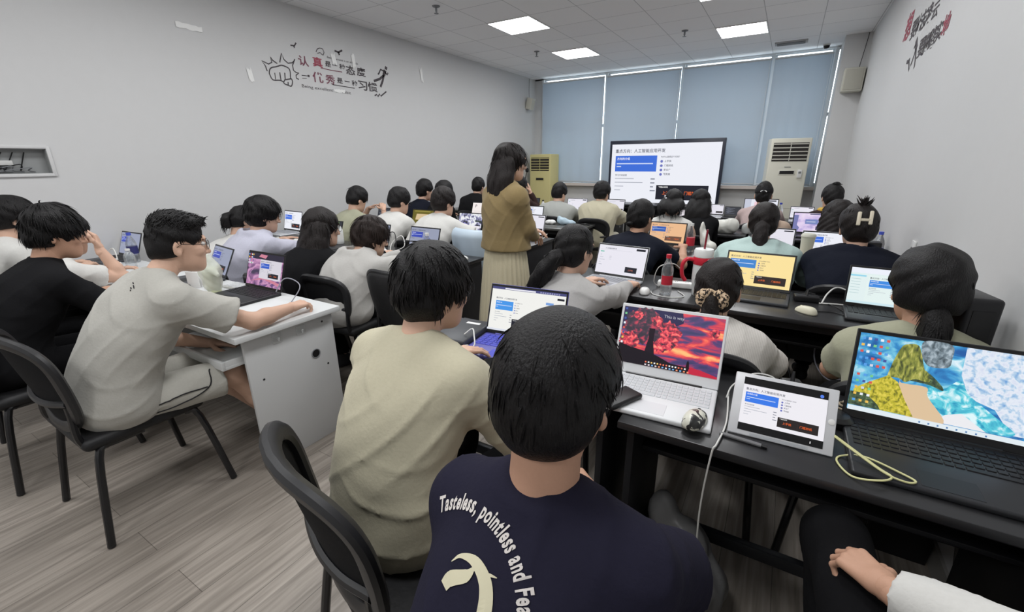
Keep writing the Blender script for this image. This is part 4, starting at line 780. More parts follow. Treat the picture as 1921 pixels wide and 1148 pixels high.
def white_desk(label, x0, x1, y0, y1, z):
    cx, cy = (x0 + x1) / 2, (y0 + y1) / 2; t = thing('desk', label, 'desk', (cx, cy, 0), 0, 'student desks'); w, d = x1 - x0, y1 - y0
    MB().rbox((0, 0, z - .014), (w, d, .028), .003).obj('desktop', Wd, t)
    for s in (-1, 1):
        p = MB().rbox((s * (w / 2 - .05), .01, (z - .028) / 2), (.018, d - .08, z - .028), .002).obj('side_panel', Wt, t)
        if s > 0:
            X = w / 2 - .0405; a = np.linspace(0, 2 * PI, 24, endpoint=False)
            o = MB().lathe([(.001, 0), (.022, 0), (.022, .0015), (.001, .0015)], 0, 24, (X, d * .22, z - .235), roty(R(90))).obj('cable_hole', BP, p); MB().tube([(X + .001, d * .22 + .024 * math.cos(q), z - .235 + .024 * math.sin(q)) for q in a], .003, 0, 6, True).obj('cable_hole_ring', GP, p)
            clr = mat('clear_hook_plastic', (225, 228, 228), .15, alpha=.45)
            for yy in (-.07, .06): MB().rbox((X + .002, yy, z - .075), (.004, .05, .05), .003).tube([(X + .005, yy, z - .07), (X + .016, yy, z - .085), (X + .02, yy, z - .07)], .004, 0, 6).obj('wall_hook', clr, p)
            [MB().lathe([(.001, 0), (.006, 0), (.004, .002), (.001, .002)], 0, 10, (X, yy, zz), roty(R(90))).obj('screw', BP, p) for yy, zz in ((-.17, z - .26), (.19, z - .32), (.19, z - .07))]
    MB().rbox((0, d / 2 - .08, z - .3), (w - .12, .016, .5), .002).obj('modesty_panel', Wt, t)
    MB().rbox((w / 2 - .40, -.13, z - .155), (.64, .36, .016), .002).rbox((w / 2 - .40, -.315, z - .142), (.64, .016, .042), .003).rbox((w / 2 - .088, -.13, z - .142), (.014, .36, .042), .002).obj('keyboard_tray', Wd, t)
    tag(MB().rbox((0, 0, 0), (.16, .1, .012), .004).obj('tablet_computer', BP, None, True, 35, (cx + w / 2 - .28, cy - .12, z - .14)), 'black flat device lying on the pulled-out white keyboard tray', 'device')
    return t
CH_F = mat('black_chair_plastic', (36, 36, 38), .38, spec=.45); CH_M = mat('black_chair_mesh', (24, 24, 26), .85, spec=.2, bump=.4, bscale=400); CH_L = mat('black_chair_steel', (26, 26, 28), .25, spec=.5); CH_P = mat('black_chair_pad', (27, 27, 29), .55, bump=.15, bscale=40)
def back_pt_r(u, v, w=.235, h=.40, z0=.50, y0=-.215, rec=.27, curve=.07):
    """u across -1..1, v up 0..1; a reclined shell, wings bent forward"""
    tap = 1 - .16 * (1 - v) ** 2; return np.array([u * w * tap, y0 - rec * h * v * (1 - .15 * v) + curve * u * u * (0.5 + .5 * v), z0 + h * v])
def outline(n=56, ex=3.2):
    out = []
    for k in range(n):
        a = 2 * PI * k / n; c, s = math.cos(a), math.sin(a); out.append((math.copysign(abs(c) ** (2 / ex), c), .5 + .5 * math.copysign(abs(s) ** (2 / ex), s)))
    return out
def make_chair(label, loc, rz, padded=False):
    back_pt = back_pt_r if padded != 2 else (lambda u, v: back_pt_r(u, v, w=.20, h=.30, z0=.50, rec=.16, curve=.05))
    t = thing('chair', label, 'chair', loc, R(rz), 'black chairs in the classroom')
    MB().rbox((0, .0, .445), (.46, .44, .055), .026, 0, None, 4).obj('seat', CH_P, t)
    ol = outline(); b = MB()
    if padded == 1:
        N = 14; V = []; F = []
        for side in (0, 1):
            for i in range(N + 1):
                rr = i / N
                for (u, v) in ol: p = back_pt(u * rr, .5 + (v - .5) * rr); V.append(p + np.array([0, (1 if side else -1) * .032 * math.sqrt(max(0, 1 - rr ** 5)), 0]))
        n = len(ol)
        for side in (0, 1):
            o_ = side * (N + 1) * n
            for i in range(N):
                for j in range(n): F.append((o_ + i * n + j, o_ + i * n + (j + 1) % n, o_ + (i + 1) * n + (j + 1) % n, o_ + (i + 1) * n + j))
        b.add(V, F); bo = b.obj('backrest', CH_P, t)
        MB().tube([back_pt(u * 1.0, v) for u, v in ol], .012, 0, 8, True).obj('backrest_rim', CH_F, bo)
    else:
        fr = MB().tube([back_pt(u, v) for u, v in ol], .019, 0, 10, True, 1.5).obj('backrest', CH_F, t)
        N = 8; n = len(ol); V = []; F = []
        for i in range(N + 1):
            for (u, v) in ol: V.append(back_pt(u * i / N, .5 + (v - .5) * i / N))
        for i in range(N):
            for j in range(n): F.append((i * n + j, i * n + (j + 1) % n, (i + 1) * n + (j + 1) % n, (i + 1) * n + j))
        link('backrest_mesh', V, F, CH_M, None, fr)
        MB().tube(spline([back_pt(u, .30 + .05 * u * u) + np.array([0, -.006, 0]) for u in (-.95, -.5, 0, .5, .95)], 4), .014, 0, 8).obj('lumbar_bar', CH_F, fr)
    m = MB()
    for s in (-1, 1): m.tube(spline([(s * .2, -.02, .415), (s * .2, -.17, .42), (s * .195, -.215, .47), (s * .188, back_pt(.8, .2)[1] - .004, back_pt(0, .2)[2]), (s * .186, back_pt(.8, .3)[1] + .004, back_pt(0, .3)[2])], 5), .013, 0, 8)
    m.tube([(-.2, -.17, .418), (.2, -.17, .418)], .011, 0, 8); m.tube([(-.2, .17, .418), (.2, .17, .418)], .011, 0, 8); m.obj('seat_frame', CH_L, t)
    for sx in (-1, 1):
        for sy in (-1, 1): MB().tube(spline([(sx * .2, sy * .14, .42), (sx * .222, sy * .185, .38), (sx * .262, sy * .245, 0.004)], 4), .0145, 0, 10).obj('leg', CH_L, t)
    return t
CHAIR = {}
def chair(label, x, y, rz=0, padded=False):
    if padded not in CHAIR: CHAIR[padded] = make_chair(label, (x, y, 0), rz, padded); return CHAIR[padded]
    return dup(CHAIR[padded], (x, y, 0), R(rz), label)

white_desk('white desk with grey end panel, round cable hole and pulled-out tray', -3.47, -2.02, .92, 1.49, .75)
desk('white-topped desk by left wall holding the dim laptop and chargers', -4.88, -3.49, .92, 1.49, .75, Wd, Wt)
for i, (y0, y1) in enumerate(((2.36, 2.95), (3.5, 4.08), (4.68, 5.22), (5.9, 6.45))):
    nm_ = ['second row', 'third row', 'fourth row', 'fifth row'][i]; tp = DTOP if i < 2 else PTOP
    desk('black desk by the left wall in the %s' % nm_, -4.86, -3.48, y0, y1, top=tp); desk('black desk ending at the aisle, left block, %s' % nm_, -3.46, -2.05 if i < 1 else -1.95, y0, y1, top=tp)
desk('black desk in front row at left with violet laptop', -1.30, -.37, 1.154, 1.68)
desk('black desk in front row at right wall with tablet', -.33, .69, 1.154, 1.68)
for i, (y0, xl) in enumerate(((2.46, -1.25), (3.77, -1.25), (5.08, -1.25), (6.38, -1.25))):
    nm_ = ['second row', 'third row', 'fourth row', 'last row'][i]
    desk('black desk beside the aisle, right block, %s' % nm_, xl, -.28, y0, y0 + .56); desk('black desk at the right wall in the %s' % nm_, -.26, .69 if i < 3 else .39, y0, y0 + .56)
desk('black teacher desk under the big screen', -2.75, -1.3, 8.0, 8.5)

# ------------------------------------------------------------------ front of the room: screen, air conditioners
t = thing('interactive_display', 'very large wall screen showing the lesson page', 'screen', (-2.03, 8.8, .63)); fr = mat('display_frame_dark', (40, 44, 58), .35)
MB().rbox((0, .04, .61), (2.06, .08, 1.24), .012).obj('housing', fr, t); screen_mesh('slide', 1.96, t, (-.98, -.003, .06))
m = MB(); [m.rbox((s * .6, .05, -.12), (.07, .05, .36), .006) for s in (-1, 1)]; m.rbox((0, .05, -.28), (1.5, .5, .04), .01); m.obj('stand', STEEL, t)
for s in (-1, 1):
    for q in (-.2, .25): t.children and MB().lathe([(.03, -.3), (.03, -.3), (.03, -.26), (.001, -.25)], 0, 12, (s * .7, q, -.33)).tube([(s * .7, q, -.63), (s * .7, q, -.28)], .02, 0, 8).obj('stand_leg', STEEL, t)
def aircon(label, loc, rz, w, d, h, body, sl, cm):
    t = thing('air_conditioner', label, 'air conditioner', loc, R(rz), 'floor standing air conditioners'); MB().rbox((0, 0, h / 2), (w, d, h), .014, 0, None, 3).obj('cabinet', body, t); f = -d / 2
    g = MB(); g.box((0, f - .001, h - .20), (w - .07, .006, .27)); gr = g.obj('outlet', mat('aircon_outlet_dark', (44, 40, 38), .6), t, False, None)
    m = MB(); [m.rbox((0, f - .008, h - .085 - .055 * k), (w - .075, .016, .014), .003, 0, rotx(R(25))) for k in range(5)]; m.rbox((0, f - .006, h - .2), (.01, .012, .26), .002); m.obj('louvres', sl, gr)
    MB().rbox((0, f - .002, h - .50), (w * .42, .01, .07), .004).rbox((0, f - .006, h - .50), (w * .36, .006, .045), .002, 1).obj('display_window', [sl, BP], t)
    MB().rbox((0, f - .001, h - 1.05), (w - .01, .004, .004), .001).obj('panel_seam', mat('seam_grey', (150, 148, 138), .7), t)
    if cm: MB().rbox((w * .32, f - .012, h - .52), (.06, .022, .12), .004).rbox((w * .32, f - .024, h - .5), (.035, .004, .03), .001, 1).obj('remote_holder', [WP, GP], t); MB().rbox((0, f - .003, h - .42), (.09, .003, .01), .001).obj('badge', GP, t)
ivory = mat('ivory_enamel', (214, 212, 198), .4); yel = mat('yellowed_enamel', (208, 198, 140), .45)
aircon('tall ivory air conditioner in front of the right blind', (-.06, 8.5, 0), 10, .54, .36, 1.80, ivory, mat('pale_louvre', (206, 204, 194), .5), True)
aircon('yellowed tall air conditioner in the left corner', (-4.52, 8.86, 0), -6, .52, .34, 1.64, yel, mat('yellow_louvre', (196, 186, 130), .5), False)

# ------------------------------------------------------------------ the laptops
laptop('silver-white laptop with red sunset tree wallpaper in front row', (-.262, 1.335, .75), 3, 'tree', .357, 'white', 22, 'white', d=.26, chin=.036, numpad=True)
laptop('large black laptop with cliff beach wallpaper by right wall', (.447, 1.355, .75), 0, 'beach', .40, 'black', 16, d=.29, chin=.026, numpad=True)
laptop('violet laptop showing lesson in a browser, front row', (-.872, 1.43, .75), 6, 'browser2', .365, 'purple', 19, d=.24)
laptop('silver laptop with plain white document beside red-capped water bottle', (-.876, 2.66, .75), -6, 'white_doc', .352, 'silver', 20)
laptop('dark grey laptop with warm yellow lesson page, second row', (-.07, 2.765, .75), -2, 'yellow', .36, 'dark', 20, d=.25)
laptop('black laptop with pale blue browser page, in front of sage-shirted student', (.52, 2.67, .75), -2, 'browser', .345, 'black', 18)
laptop('laptop with orange tinted lesson page, in front of navy tee', (-.875, 4.04, .75), -3, 'orange', .33, 'dark', 18)
laptop('silver laptop half hidden behind mint hoodie student', (-.03, 4.04, .75), 0, 'grey_doc', .31, 'silver', 20)
laptop('laptop mostly hidden behind navy hoodie with hair clip', (.33, 4.04, .75), 0, 'slide', .32, 'silver', 14)
laptop('laptop with file list page, behind the crumpled white bag', (-.86, 5.33, .75), 0, 'files', .32, 'silver', 18)
laptop('black laptop with lilac wallpaper near brown curly-haired student', (.30, 5.33, .75), 3, 'purple', .36, 'black', 18)
laptop('small laptop with white lesson page right of long black hair', (-.79, 6.63, .75), 0, 'grey_doc', .22, 'silver', 15)
laptop('laptop seen as a dark panel left of black-capped student', (-.575, 6.63, .75), 0, 'code', .2, 'black', 15)
laptop('wide laptop with app window in front of black-capped student', (-.25, 6.63, .75), 0, 'app', .40, 'black', 12)
laptop('silver laptop left of the high bun student', (.22, 6.63, .75), 0, 'white_doc', .26, 'silver', 18)
laptop('black laptop with pink violet wallpaper on the white desk', (-2.67, 1.32, .75), 1, 'anime', .37, 'black', 18, d=.25)
laptop('dim laptop at far left end of the white desks', (-4.70, 1.36, .75), 3, 'dimslide', .335, 'dark', 20)
laptop('laptop behind the milk tea cup, lesson page dimmed', (-3.34, 1.38, .75), -8, 'dimslide', .335, 'dark', 26)
laptop('laptop with lesson page raised beside left wall, second row', (-4.46, 2.72, .80), -4, 'slide', .345, 'silver', 12)
laptop('grey laptop with dimmed lesson page beside blue labelled bottle', (-2.62, 2.71, .75), -2, 'dimslide', .345, 'dark', 18)
laptop('laptop hidden behind the grey hoodie student head', (-3.19, 2.70, .75), 0, 'dimslide', .34, 'dark', 18)
laptop('dark laptop edge beside long-haired student in black', (-3.84, 2.70, .75), 0, 'code', .33, 'black', 20)
laptop('black laptop with dark page between sage and white tees', (-4.26, 3.86, .75), 0, 'code', .33, 'black', 18)
laptop('laptop with olive green wallpaper in third row', (-3.66, 3.86, .75), 0, 'green', .34, 'black', 16)
laptop('laptop with bright picture wallpaper by the aisle', (-2.96, 3.86, .75), 0, 'game', .33, 'black', 16)
laptop('laptop with white page and large letter, fourth row', (-3.60, 5.0, .75), 0, 'white_page', .33, 'silver', 18)
laptop('small bright laptop right of standing woman, farther one', (-2.79, 5.02, .75), 0, 'slide', .30, 'black', 16)
laptop('laptop with white document right of standing woman, nearer one', (-2.22, 3.90, .75), -4, 'grey_doc', .33, 'silver', 16)
laptop('dark blue laptop screen left of the yellowed air conditioner', (-3.46, 6.2, .75), 0, 'code', .30, 'black', 14)
laptop('silver laptop in front of grey tee student, last left row', (-2.68, 6.2, .75), -2, 'white_doc', .33, 'silver', 16)
laptop('laptop in front of cream tee student below big screen', (-2.10, 6.2, .75), -2, 'grey_doc', .31, 'dark', 16)

# ------------------------------------------------------------------ the people
TT = {k: cloth(k + '_cloth', c) for k, c in dict(white=(206, 205, 201), offwhite=(176, 174, 167), cream=(186, 180, 157), navy=(33, 32, 47), black=(22, 22, 24), grey=(182, 180, 176), lightgrey=(172, 170, 168), sage=(160, 160, 138), mint=(178, 200, 196), lavender=(184, 184, 198), olive=(140, 122, 86), brown=(58, 44, 42), darknavy=(24, 27, 38), greytee=(160, 162, 158), stripe=(180, 160, 158)).items()}
BK = cloth('black_trouser_cloth', (15, 15, 17)); DN = cloth('dark_denim', (44, 48, 60)); GRT = cloth('grey_trouser_cloth', (92, 92, 94)); WS = cloth('white_short_cloth', (184, 182, 174)); SKT = cloth('cream_pleated_cloth', (196, 187, 160))
tp = lambda c, **k: dict(mat=TT[c], **k)
tr = lambda m=BK, **k: dict(mat=m, kind='trousers', **k)
SH_ = dict(style='short', mat=HB, th=.02, top=.034, locks=260, len=.04, fringe=50, nape=-.05)
def hr_(style='short', mat=HB, **k): d = dict(SH_); d.update(style=style, mat=mat); d.update(k); return d
PON = lambda **k: hr_('ponytail', **{**dict(th=.011, top=.013, locks=120, len=.05, lift=.001, fringe=0, nape=-.075, curl=.001, earup=-.01), **k})
LNG = lambda **k: hr_('long', **{**dict(th=.018, top=.02, locks=160, len=.07, lift=.001, fringe=25, nape=-.1, earup=-.03), **k})
A3 = np.array
# front row, from the aisle side
navy = person('man in navy tee with white gothic lettering, seen from behind in foreground', (-.254, .56, 1.164), 0, -4, 6, 0, nb=(.055, .220), sw=.14, bulk=.92, top=tp('navy', collar=.2, fold=.005, sl=.8, flare=1.3), bottom=tr(fine=True), res=.0075, hs=1.0,
    hair=hr_(th=.017, top=.014, earup=.02, side=-.01, locks=1700, len=.036, lift=.002, amp=.0008, nape=-.075, fringe=100, curl=.005, lmin=.0), wr={1: (-.33, .93, .66), -1: (-.42, .88, .62)}, elb={1: (-.065, .745, .715)}, skin=SKIN_T, edge=1.2)
cream = person('man in cream tee with shaggy black hair, front row left', (-.843, .95, 1.14), -4, -16, 10, 0, hip=(-.83, .71, .545), sw=.175, bulk=1.02, L=.50, top=tp('cream', collar=.24, fold=.0065, g=.026, sl=.85, flare=1.5, ring=TT['cream']), bottom=tr(fine=True), res=.0075, hs=1.0,
    hair=hr_(th=.024, top=.03, locks=1100, len=.05, lift=.004, fringe=130, nape=-.07, amp=.003, curl=.008), edge=1.25, wr={1: (-.62, 1.23, .79), -1: (-1.02, 1.2, .79)}, skin=SKIN)
person('person in white long sleeve, mostly cut off at lower right corner', (.44, .46, 1.2), 0, 0, 0, 0, sw=.155, top=tp('white', sleeve='long', fold=.006, g=.034), bottom=tr(fine=True), res=.009, hair=hr_(), wr={-1: (.29, .925, .70), 1: (.52, .9, .62)}, elb={-1: (.47, .83, .74), 1: (.59, .68, .72)},
    knees={-1: (.235, 1.14, .61), 1: (.52, 1.0, .56)}, hands={-1: dict(D=(-.55, .75, -.12), N=(.2, 0, -1), curl=(38, 55, 40), thumb=.5), 1: {}}, hip=(.44, .50, .54), skin=SKIN_T)
# white desks at left
whiteman = person('man in white tee and white shorts with glasses, reaching over white desk', (-2.278, .90, 1.16), -3, -15, 8, 0, hip=(-2.36, .56, .55), sw=.17, bulk=1.02, nb=(.12, .19), top=tp('offwhite', collar=.3, fold=.0045, g=.024, sl=.7, flare=1.2), bottom=dict(kind='shorts', mat=WS, fine=True, piping=[[(-2.19, .46, .43), (-2.12, .66, .45), (-2.12, .82, .52), (-2.16, .86, .62)], [(-2.13, .62, .52), (-2.12, .72, .53), (-2.115, .82, .53)]]), res=.0075,
    hair=hr_(th=.008, top=.030, locks=700, len=.024, spike=900, quiff=1, fringe=0, front=.062, lift=.004, nape=-.03, earup=.02, side=-.006, lmin=.035), glasses=True, face=True, wr={1: (-2.075, 1.24, .80), -1: (-2.42, .98, .63)}, ankle={1: (-2.24, 1.25, .10), -1: (-2.46, 1.22, .10)}, elb={1: (-2.045, 1.03, .80)}, hands={1: dict(D=(-.12, 1, .02), N=(-.15, 0, -1), curl=(34, 40, 22), spread=.3), -1: {}}, skin=SKIN, shoe=SHOEW)
person('man in black shirt looking down, behind the white tee man', (-3.226, .74, 1.16), 0, -14, 12, 0, sw=.18, bulk=1.14, top=tp('black', collar=.4, fold=.004, sl=.75), bottom=tr(), res=.0085, hair=hr_(th=.024, top=.046, locks=900, len=.055, fringe=120, nape=-.045, frl=.03, front=.06), face=True, skin=SKIN_T, edge=1.0)
person('person in white tee with hand raised to forehead', (-3.845, .93, 1.088), 0, -10, 16, 0, top=tp('white', collar=.2), bottom=tr(), res=.009, hair=hr_(th=.024, locks=300), wr={1: (-3.735, 1.035, .985), -1: (-4.0, 1.15, .79)}, elb={1: (-3.70, 1.10, .79)}, hands={1: dict(D=(-.35, .1, 1), N=(-.5, -1, 0), curl=(45, 55, 35)), -1: {}}, edge=1.0)
person('person in white tee nearest the junction box, back half cut off', (-4.434, .85, 1.164), 0, -8, 10, 0, top=tp('white', collar=.2), bottom=tr(), res=.0095, hair=hr_(th=.026, top=.04, locks=400, fringe=60, nape=-.05), edge=1.0)
# second row right
person('woman in grey shirt with low ponytail over her shoulder, second row', (-.888, 2.1, 1.057), -10, -14, 10, 0, sw=.155, hip=(-.875, 1.80, .535), top=tp('lightgrey', sleeve='long', collar=.45, fold=.007), bottom=tr(GRT), res=.0085, hs=1.06, hair=PON(mat=HB, root=(-.012, -.11, -.035), plen=.24, pw=.042, pside=-.13, out=.06), edge=2.5, wr={1: (-.71, 2.53, .79), -1: (-.98, 2.48, .79)})

def M_stripes():
    m = cloth('white_striped_cloth', (208, 204, 198)); nt = m.node_tree; b = nt.nodes['Principled BSDF']; N = nt.nodes; L = nt.links
    tc = N.new('ShaderNodeTexCoord'); wv = N.new('ShaderNodeTexWave'); wv.inputs['Scale'].default_value = 55; wv.inputs['Distortion'].default_value = .6; L.new(tc.outputs['Object'], wv.inputs[0])
    cr = N.new('ShaderNodeValToRGB'); cr.color_ramp.elements[0].position = .06; cr.color_ramp.elements[0].color = lin((186, 180, 174)); cr.color_ramp.elements[1].position = .3; cr.color_ramp.elements[1].color = lin((212, 208, 202))
    L.new(wv.outputs['Fac'], cr.inputs[0]); L.new(cr.outputs[0], b.inputs['Base Color']); return m
LEO = ramp_shader('leopard_print_cloth', (1, 1, 1), [(.40, (30, 24, 22)), (.47, (40, 30, 26)), (.50, (190, 160, 128)), (.62, (214, 190, 160))], 95, 1, .5, emit=0, rough=.8)
scr = person('woman in white striped shirt with leopard scrunchie on ponytail', (-.184, 2.03, .965), 0, -3, 4, 0, sw=.165, L=.40, bulk=1.12, hip=(-.18, 1.80, .525), wr={1: (-.05, 2.22, .62), -1: (-.30, 2.22, .62)}, elb={1: (.055, 2.0, .68), -1: (-.42, 2.0, .68)}, top=dict(mat=M_stripes(), sleeve='long', collar=.42, fold=.004, g=.026, name='shirt'), bottom=tr(), res=.0085, hs=1.08, hair=PON(mat=HD, root=(0, -.10, -.035), plen=.34, pw=.036, out=.04), edge=2.5)
hp = scr['hp']; c = hp(0, -.112, -.018); pr = [(el(c + .036 * A3([math.cos(t) * 1.25, -.12 * math.cos(2 * t), math.sin(t) * .85]), (.021, .02, .018)), .012) for t in np.linspace(0, 2 * PI, 12, endpoint=False)] + [(el(c, (.04, .018, .03)), .01)]
fd = fieldof(pr, .005, .004); fd.disp(lambda X, Y, Z: .003 * np.sin(160 * X + 40 * Z) * np.sin(150 * Z)); V, F = fd.mesh(); scr['mk']('scrunchie', V, F, LEO, [o for o in scr['root'].children if o.name.startswith('hair')][0])
person('person with rounded black hair and low tie in sage tee by right wall', (.47, 2.0, 1.06), 0, 8, 8, 0, sw=.155, L=.43, bulk=1.0, wr={1: (.53, 2.24, .64), -1: (.38, 2.24, .64)}, elb={1: (.60, 2.03, .70), -1: (.27, 2.03, .70)}, hip=(.465, 1.80, .535), top=tp('sage', collar=.2, fold=.003, g=.022, ring=cloth('olive_band_cloth', (104, 100, 84))), bottom=tr(), res=.0085, hs=1.1, hair=PON(mat=HB, th=.022, top=.030, root=(.0, -.10, -.07), plen=.16, pw=.036, out=.03, nape=-.03, locks=60, len=.03, earup=.02), edge=2.5, tuck=.15, skin=SKIN_T)
# third row right
person('person in navy tee with low knot of hair, second from aisle', (-.945, 3.55, 1.07), -6, -18, 8, 0, sw=.18, bulk=1.12, top=tp('darknavy', collar=.25), bottom=tr(), res=.012, hs=1.1, hair=hr_('bun', th=.012, top=.014, fringe=0, nape=-.07, bun=(-.01, -.105, -.05), br=.028, locks=90, lift=.001, len=.05), edge=3.85, wr={1: (-.66, 3.86, .80), -1: (-1.05, 3.88, .79)}, skin=SKIN_T)
person('woman in mint hooded jacket with long ponytail, seen from behind', (-.097, 3.55, 1.078), 0, 0, 4, 0, sw=.18, L=.44, bulk=1.15, top=tp('mint', sleeve='long', collar=.3, hood=True, g=.03, fold=.006, name='hooded_jacket'), bottom=tr(), res=.012, hs=1.1, hair=PON(mat=HD, root=(0, -.11, -.03), plen=.46, pw=.05, out=.07), edge=3.85, wr={1: (.16, 3.88, .79), -1: (-.36, 3.88, .79)})
nv = person('person in navy hooded top with upswept hair and pale hair clip', (.423, 3.5, 1.085), 4, 8, 8, -6, sw=.185, L=.44, bulk=1.18, top=tp('darknavy', sleeve='long', collar=.3, hood=True, g=.03, fold=.005, name='hooded_top'), bottom=tr(), res=.012, hs=1.14, hair=hr_('tuft', HD, th=.014, top=.016, nape=-.06, fringe=0, locks=120, lift=.001), edge=3.85, tuck=.15)
hp = nv['hp']; hh_ = [o for o in nv['root'].children if o.name.startswith('hair')][0]; clipm = mat('ivory_clip', (222, 212, 190), .35); m = MB()
for q in (-.026, .026): m.rbox(hp(q, -.118, .048) - nv['base'], (.02, .02, .085), .006, 0, rotx(R(-22)))
m.rbox(hp(0, -.121, .04) - nv['base'], (.05, .014, .016), .004); m.obj('hair_clip', clipm, hh_)
# fourth row right
person('woman with long dark curls in brown top behind the clip-haired student', (.42, 4.75, 1.0), 10, 12, 10, 0, wr={1: (.44, 5.15, .79), -1: (.28, 5.15, .79)}, elb={1: (.57, 4.92, .80)}, sw=.155, L=.43, hip=(.41, 4.52, .545), top=tp('brown', sleeve='long', collar=.3, g=.022), bottom=tr(), res=.013, hs=1.14, hair=hr_('curly_long', HD, th=.03, top=.03, plen=.36, pw=.055, spread=.07, nape=-.1, locks=160, len=.06, curl=.02, fringe=20), edge=5.1, tuck=.2)
cl = person('person with short dark hair and silver clip before the big screen', (-.905, 4.52, 1.11), 0, -6, 6, 0, sw=.145, tuck=.1, wr={1: (-.86, 5.12, .79), -1: (-1.0, 5.12, .79)}, hip=(-.905, 4.46, .545), top=tp('white', collar=.25), bottom=tr(), res=.014, hs=1.0, hair=LNG(mat=HB, th=.012, top=.012, plen=.10, pw=.03, spread=.06), edge=5.1)
hp = cl['hp']; m = MB(); [m.rbox(hp(-.05 + .012 * k, -.12, .05 - .02 * k) - cl['base'], (.018, .014, .024), .004) for k in range(4)]; m.obj('hair_clip', mat('silver_clip', (200, 200, 205), .25, metal=.7), [o for o in cl['root'].children if o.name.startswith('hair')][0])
person('person with long straight black hair before the big screen', (-.735, 5.0, 1.09), 0, 0, 0, 0, hip=(-.70, 4.66, .55), sw=.14, tuck=.1, wr={1: (-.62, 5.2, .79), -1: (-.72, 5.2, .79)}, top=tp('black', sleeve='long', collar=.3), bottom=tr(), res=.014, hs=1.0, hair=LNG(mat=HB, th=.014, top=.012, plen=.22, pw=.034, spread=.062), edge=5.1)
# last row right
person('person in black cap with small white emblem', (-.213, 6.1, 1.09), 0, 0, 4, 0, hip=(-.213, 5.82, .545), top=tp('stripe', collar=.25), bottom=tr(), res=.014, hs=1.1, hair=hr_('cap_hat', locks=60, fringe=0, nape=-.05), edge=6.4)
bn = person('woman with high hair bun and yellow collar near right wall', (.45, 6.1, 1.085), 0, 14, 14, 0, wr={1: (.50, 6.46, .79), -1: (.36, 6.46, .79)}, elb={1: (.55, 6.24, .80)}, sw=.145, hip=(.45, 5.82, .545), top=tp('brown', sleeve='long', collar=.3), bottom=tr(), res=.014, hs=1.15, hair=hr_('bun', HB, th=.014, top=.016, nape=-.06, fringe=0, bun=(.005, -.06, .115), br=.036, locks=60, lift=.001), edge=6.4, tuck=.2)
pr = [(rc(bn['S'] + A3([.085 * math.cos(t), .06 * math.sin(t), .075]), bn['S'] + A3([.085 * math.cos(t + .5), .06 * math.sin(t + .5), .075]), .03, .03), .012) for t in np.arange(0, 6.28, .5)]; V, F = fieldof(pr, .01).mesh(); bn['mk']('scarf', V, F, cloth('yellow_scarf_cloth', (206, 168, 76)))
# second row left
person('person in lavender hooded jacket leaning on the desk, with glasses', (-3.574, 2.05, 1.102), -6, -18, 14, 0, sw=.175, L=.47, bulk=1.1, top=tp('lavender', sleeve='long', collar=.3, hood=True, g=.03, fold=.006, name='hooded_jacket'), bottom=tr(), res=.0105, hs=1.06, hair=hr_(th=.03, top=.038, nape=-.085, locks=500, len=.06, fringe=80, curl=.01, earup=-.02), glasses=True, edge=2.4, wr={1: (-3.33, 2.46, .95), -1: (-3.66, 2.46, .80)}, elb={1: (-3.36, 2.36, .79)}, hands={1: dict(D=(-.4, .2, .9), N=(-.4, -1, 0), curl=(50, 60, 30)), -1: {}})
person('woman in white shirt with dark ponytail bending forward by left wall', (-4.022, 2.12, 1.03), -4, -6, 22, 0, sw=.165, L=.5, top=tp('white', sleeve='long', collar=.3, fold=.004, name='shirt'), bottom=tr(), res=.0115, hair=PON(root=(0, -.11, .02), plen=.10, pw=.025, out=.05), edge=2.45)
person('woman in black sweater with long straight brown-black hair', (-2.852, 2.05, 1.05), -4, -14, 10, 0, sw=.165, bulk=1.08, top=tp('black', sleeve='long', collar=.35, g=.026, name='sweater'), bottom=tr(), res=.0105, hs=1.1, hair=LNG(mat=HD, plen=.38, pw=.042), glasses=True, edge=2.42)
person('person in pale grey hoodie bent over the desk, brown bobbed hair', (-2.46, 2.15, 1.0), -8, -24, 18, 0, hip=(-2.50, 1.86, .55), sw=.18, bulk=1.1, nb=(.12, .17), top=tp('grey', sleeve='long', collar=.2, hood=True, g=.034, fold=.006, name='hoodie'), bottom=tr(), res=.0105, hs=1.06, hair=hr_('short', HN, th=.026, top=.028, nape=-.095, locks=400, len=.07, lift=.001, fringe=60, earup=-.03), edge=2.45, wr={1: (-2.16, 2.56, .80), -1: (-2.6, 2.56, .79)}, elb={1: (-2.13, 2.30, .83)})
# third row left
person('person in sage green tee with face down toward hands', (-4.165, 3.5, 1.10), -6, -14, 26, 0, sw=.18, L=.5, bulk=1.1, top=tp('sage', collar=.2, g=.024, sl=.9, flare=1.4), bottom=tr(), res=.013, hs=1.06, hair=hr_(th=.018, top=.03, locks=160, nape=-.05), edge=3.55, wr={1: (-4.0, 3.72, .98), -1: (-4.25, 3.72, .98)}, elb={1: (-3.93, 3.66, .80), -1: (-4.36, 3.66, .80)})
person('man in white tee with dark hair, third row left middle', (-3.507, 3.5, 1.106), -6, -20, 18, 0, sw=.185, L=.5, bulk=1.15, top=tp('white', collar=.2, g=.026, sl=.95, flare=1.3), bottom=tr(), res=.013, hs=1.06, hair=hr_(th=.02, top=.03, locks=160, nape=-.05), glasses=True, edge=3.55)
person('man in white tee with elbow out toward the aisle', (-2.902, 3.5, 1.115), -4, -14, 14, 0, sw=.19, L=.5, bulk=1.15, top=tp('white', collar=.2, g=.024, sl=.8, flare=1.2), bottom=tr(), res=.013, hs=1.1, hair=hr_(mat=HD, th=.024, top=.03, locks=200, nape=-.06), edge=3.55, wr={1: (-2.68, 3.72, .79), -1: (-3.0, 3.72, .79)}, elb={1: (-2.5, 3.50, .80)})
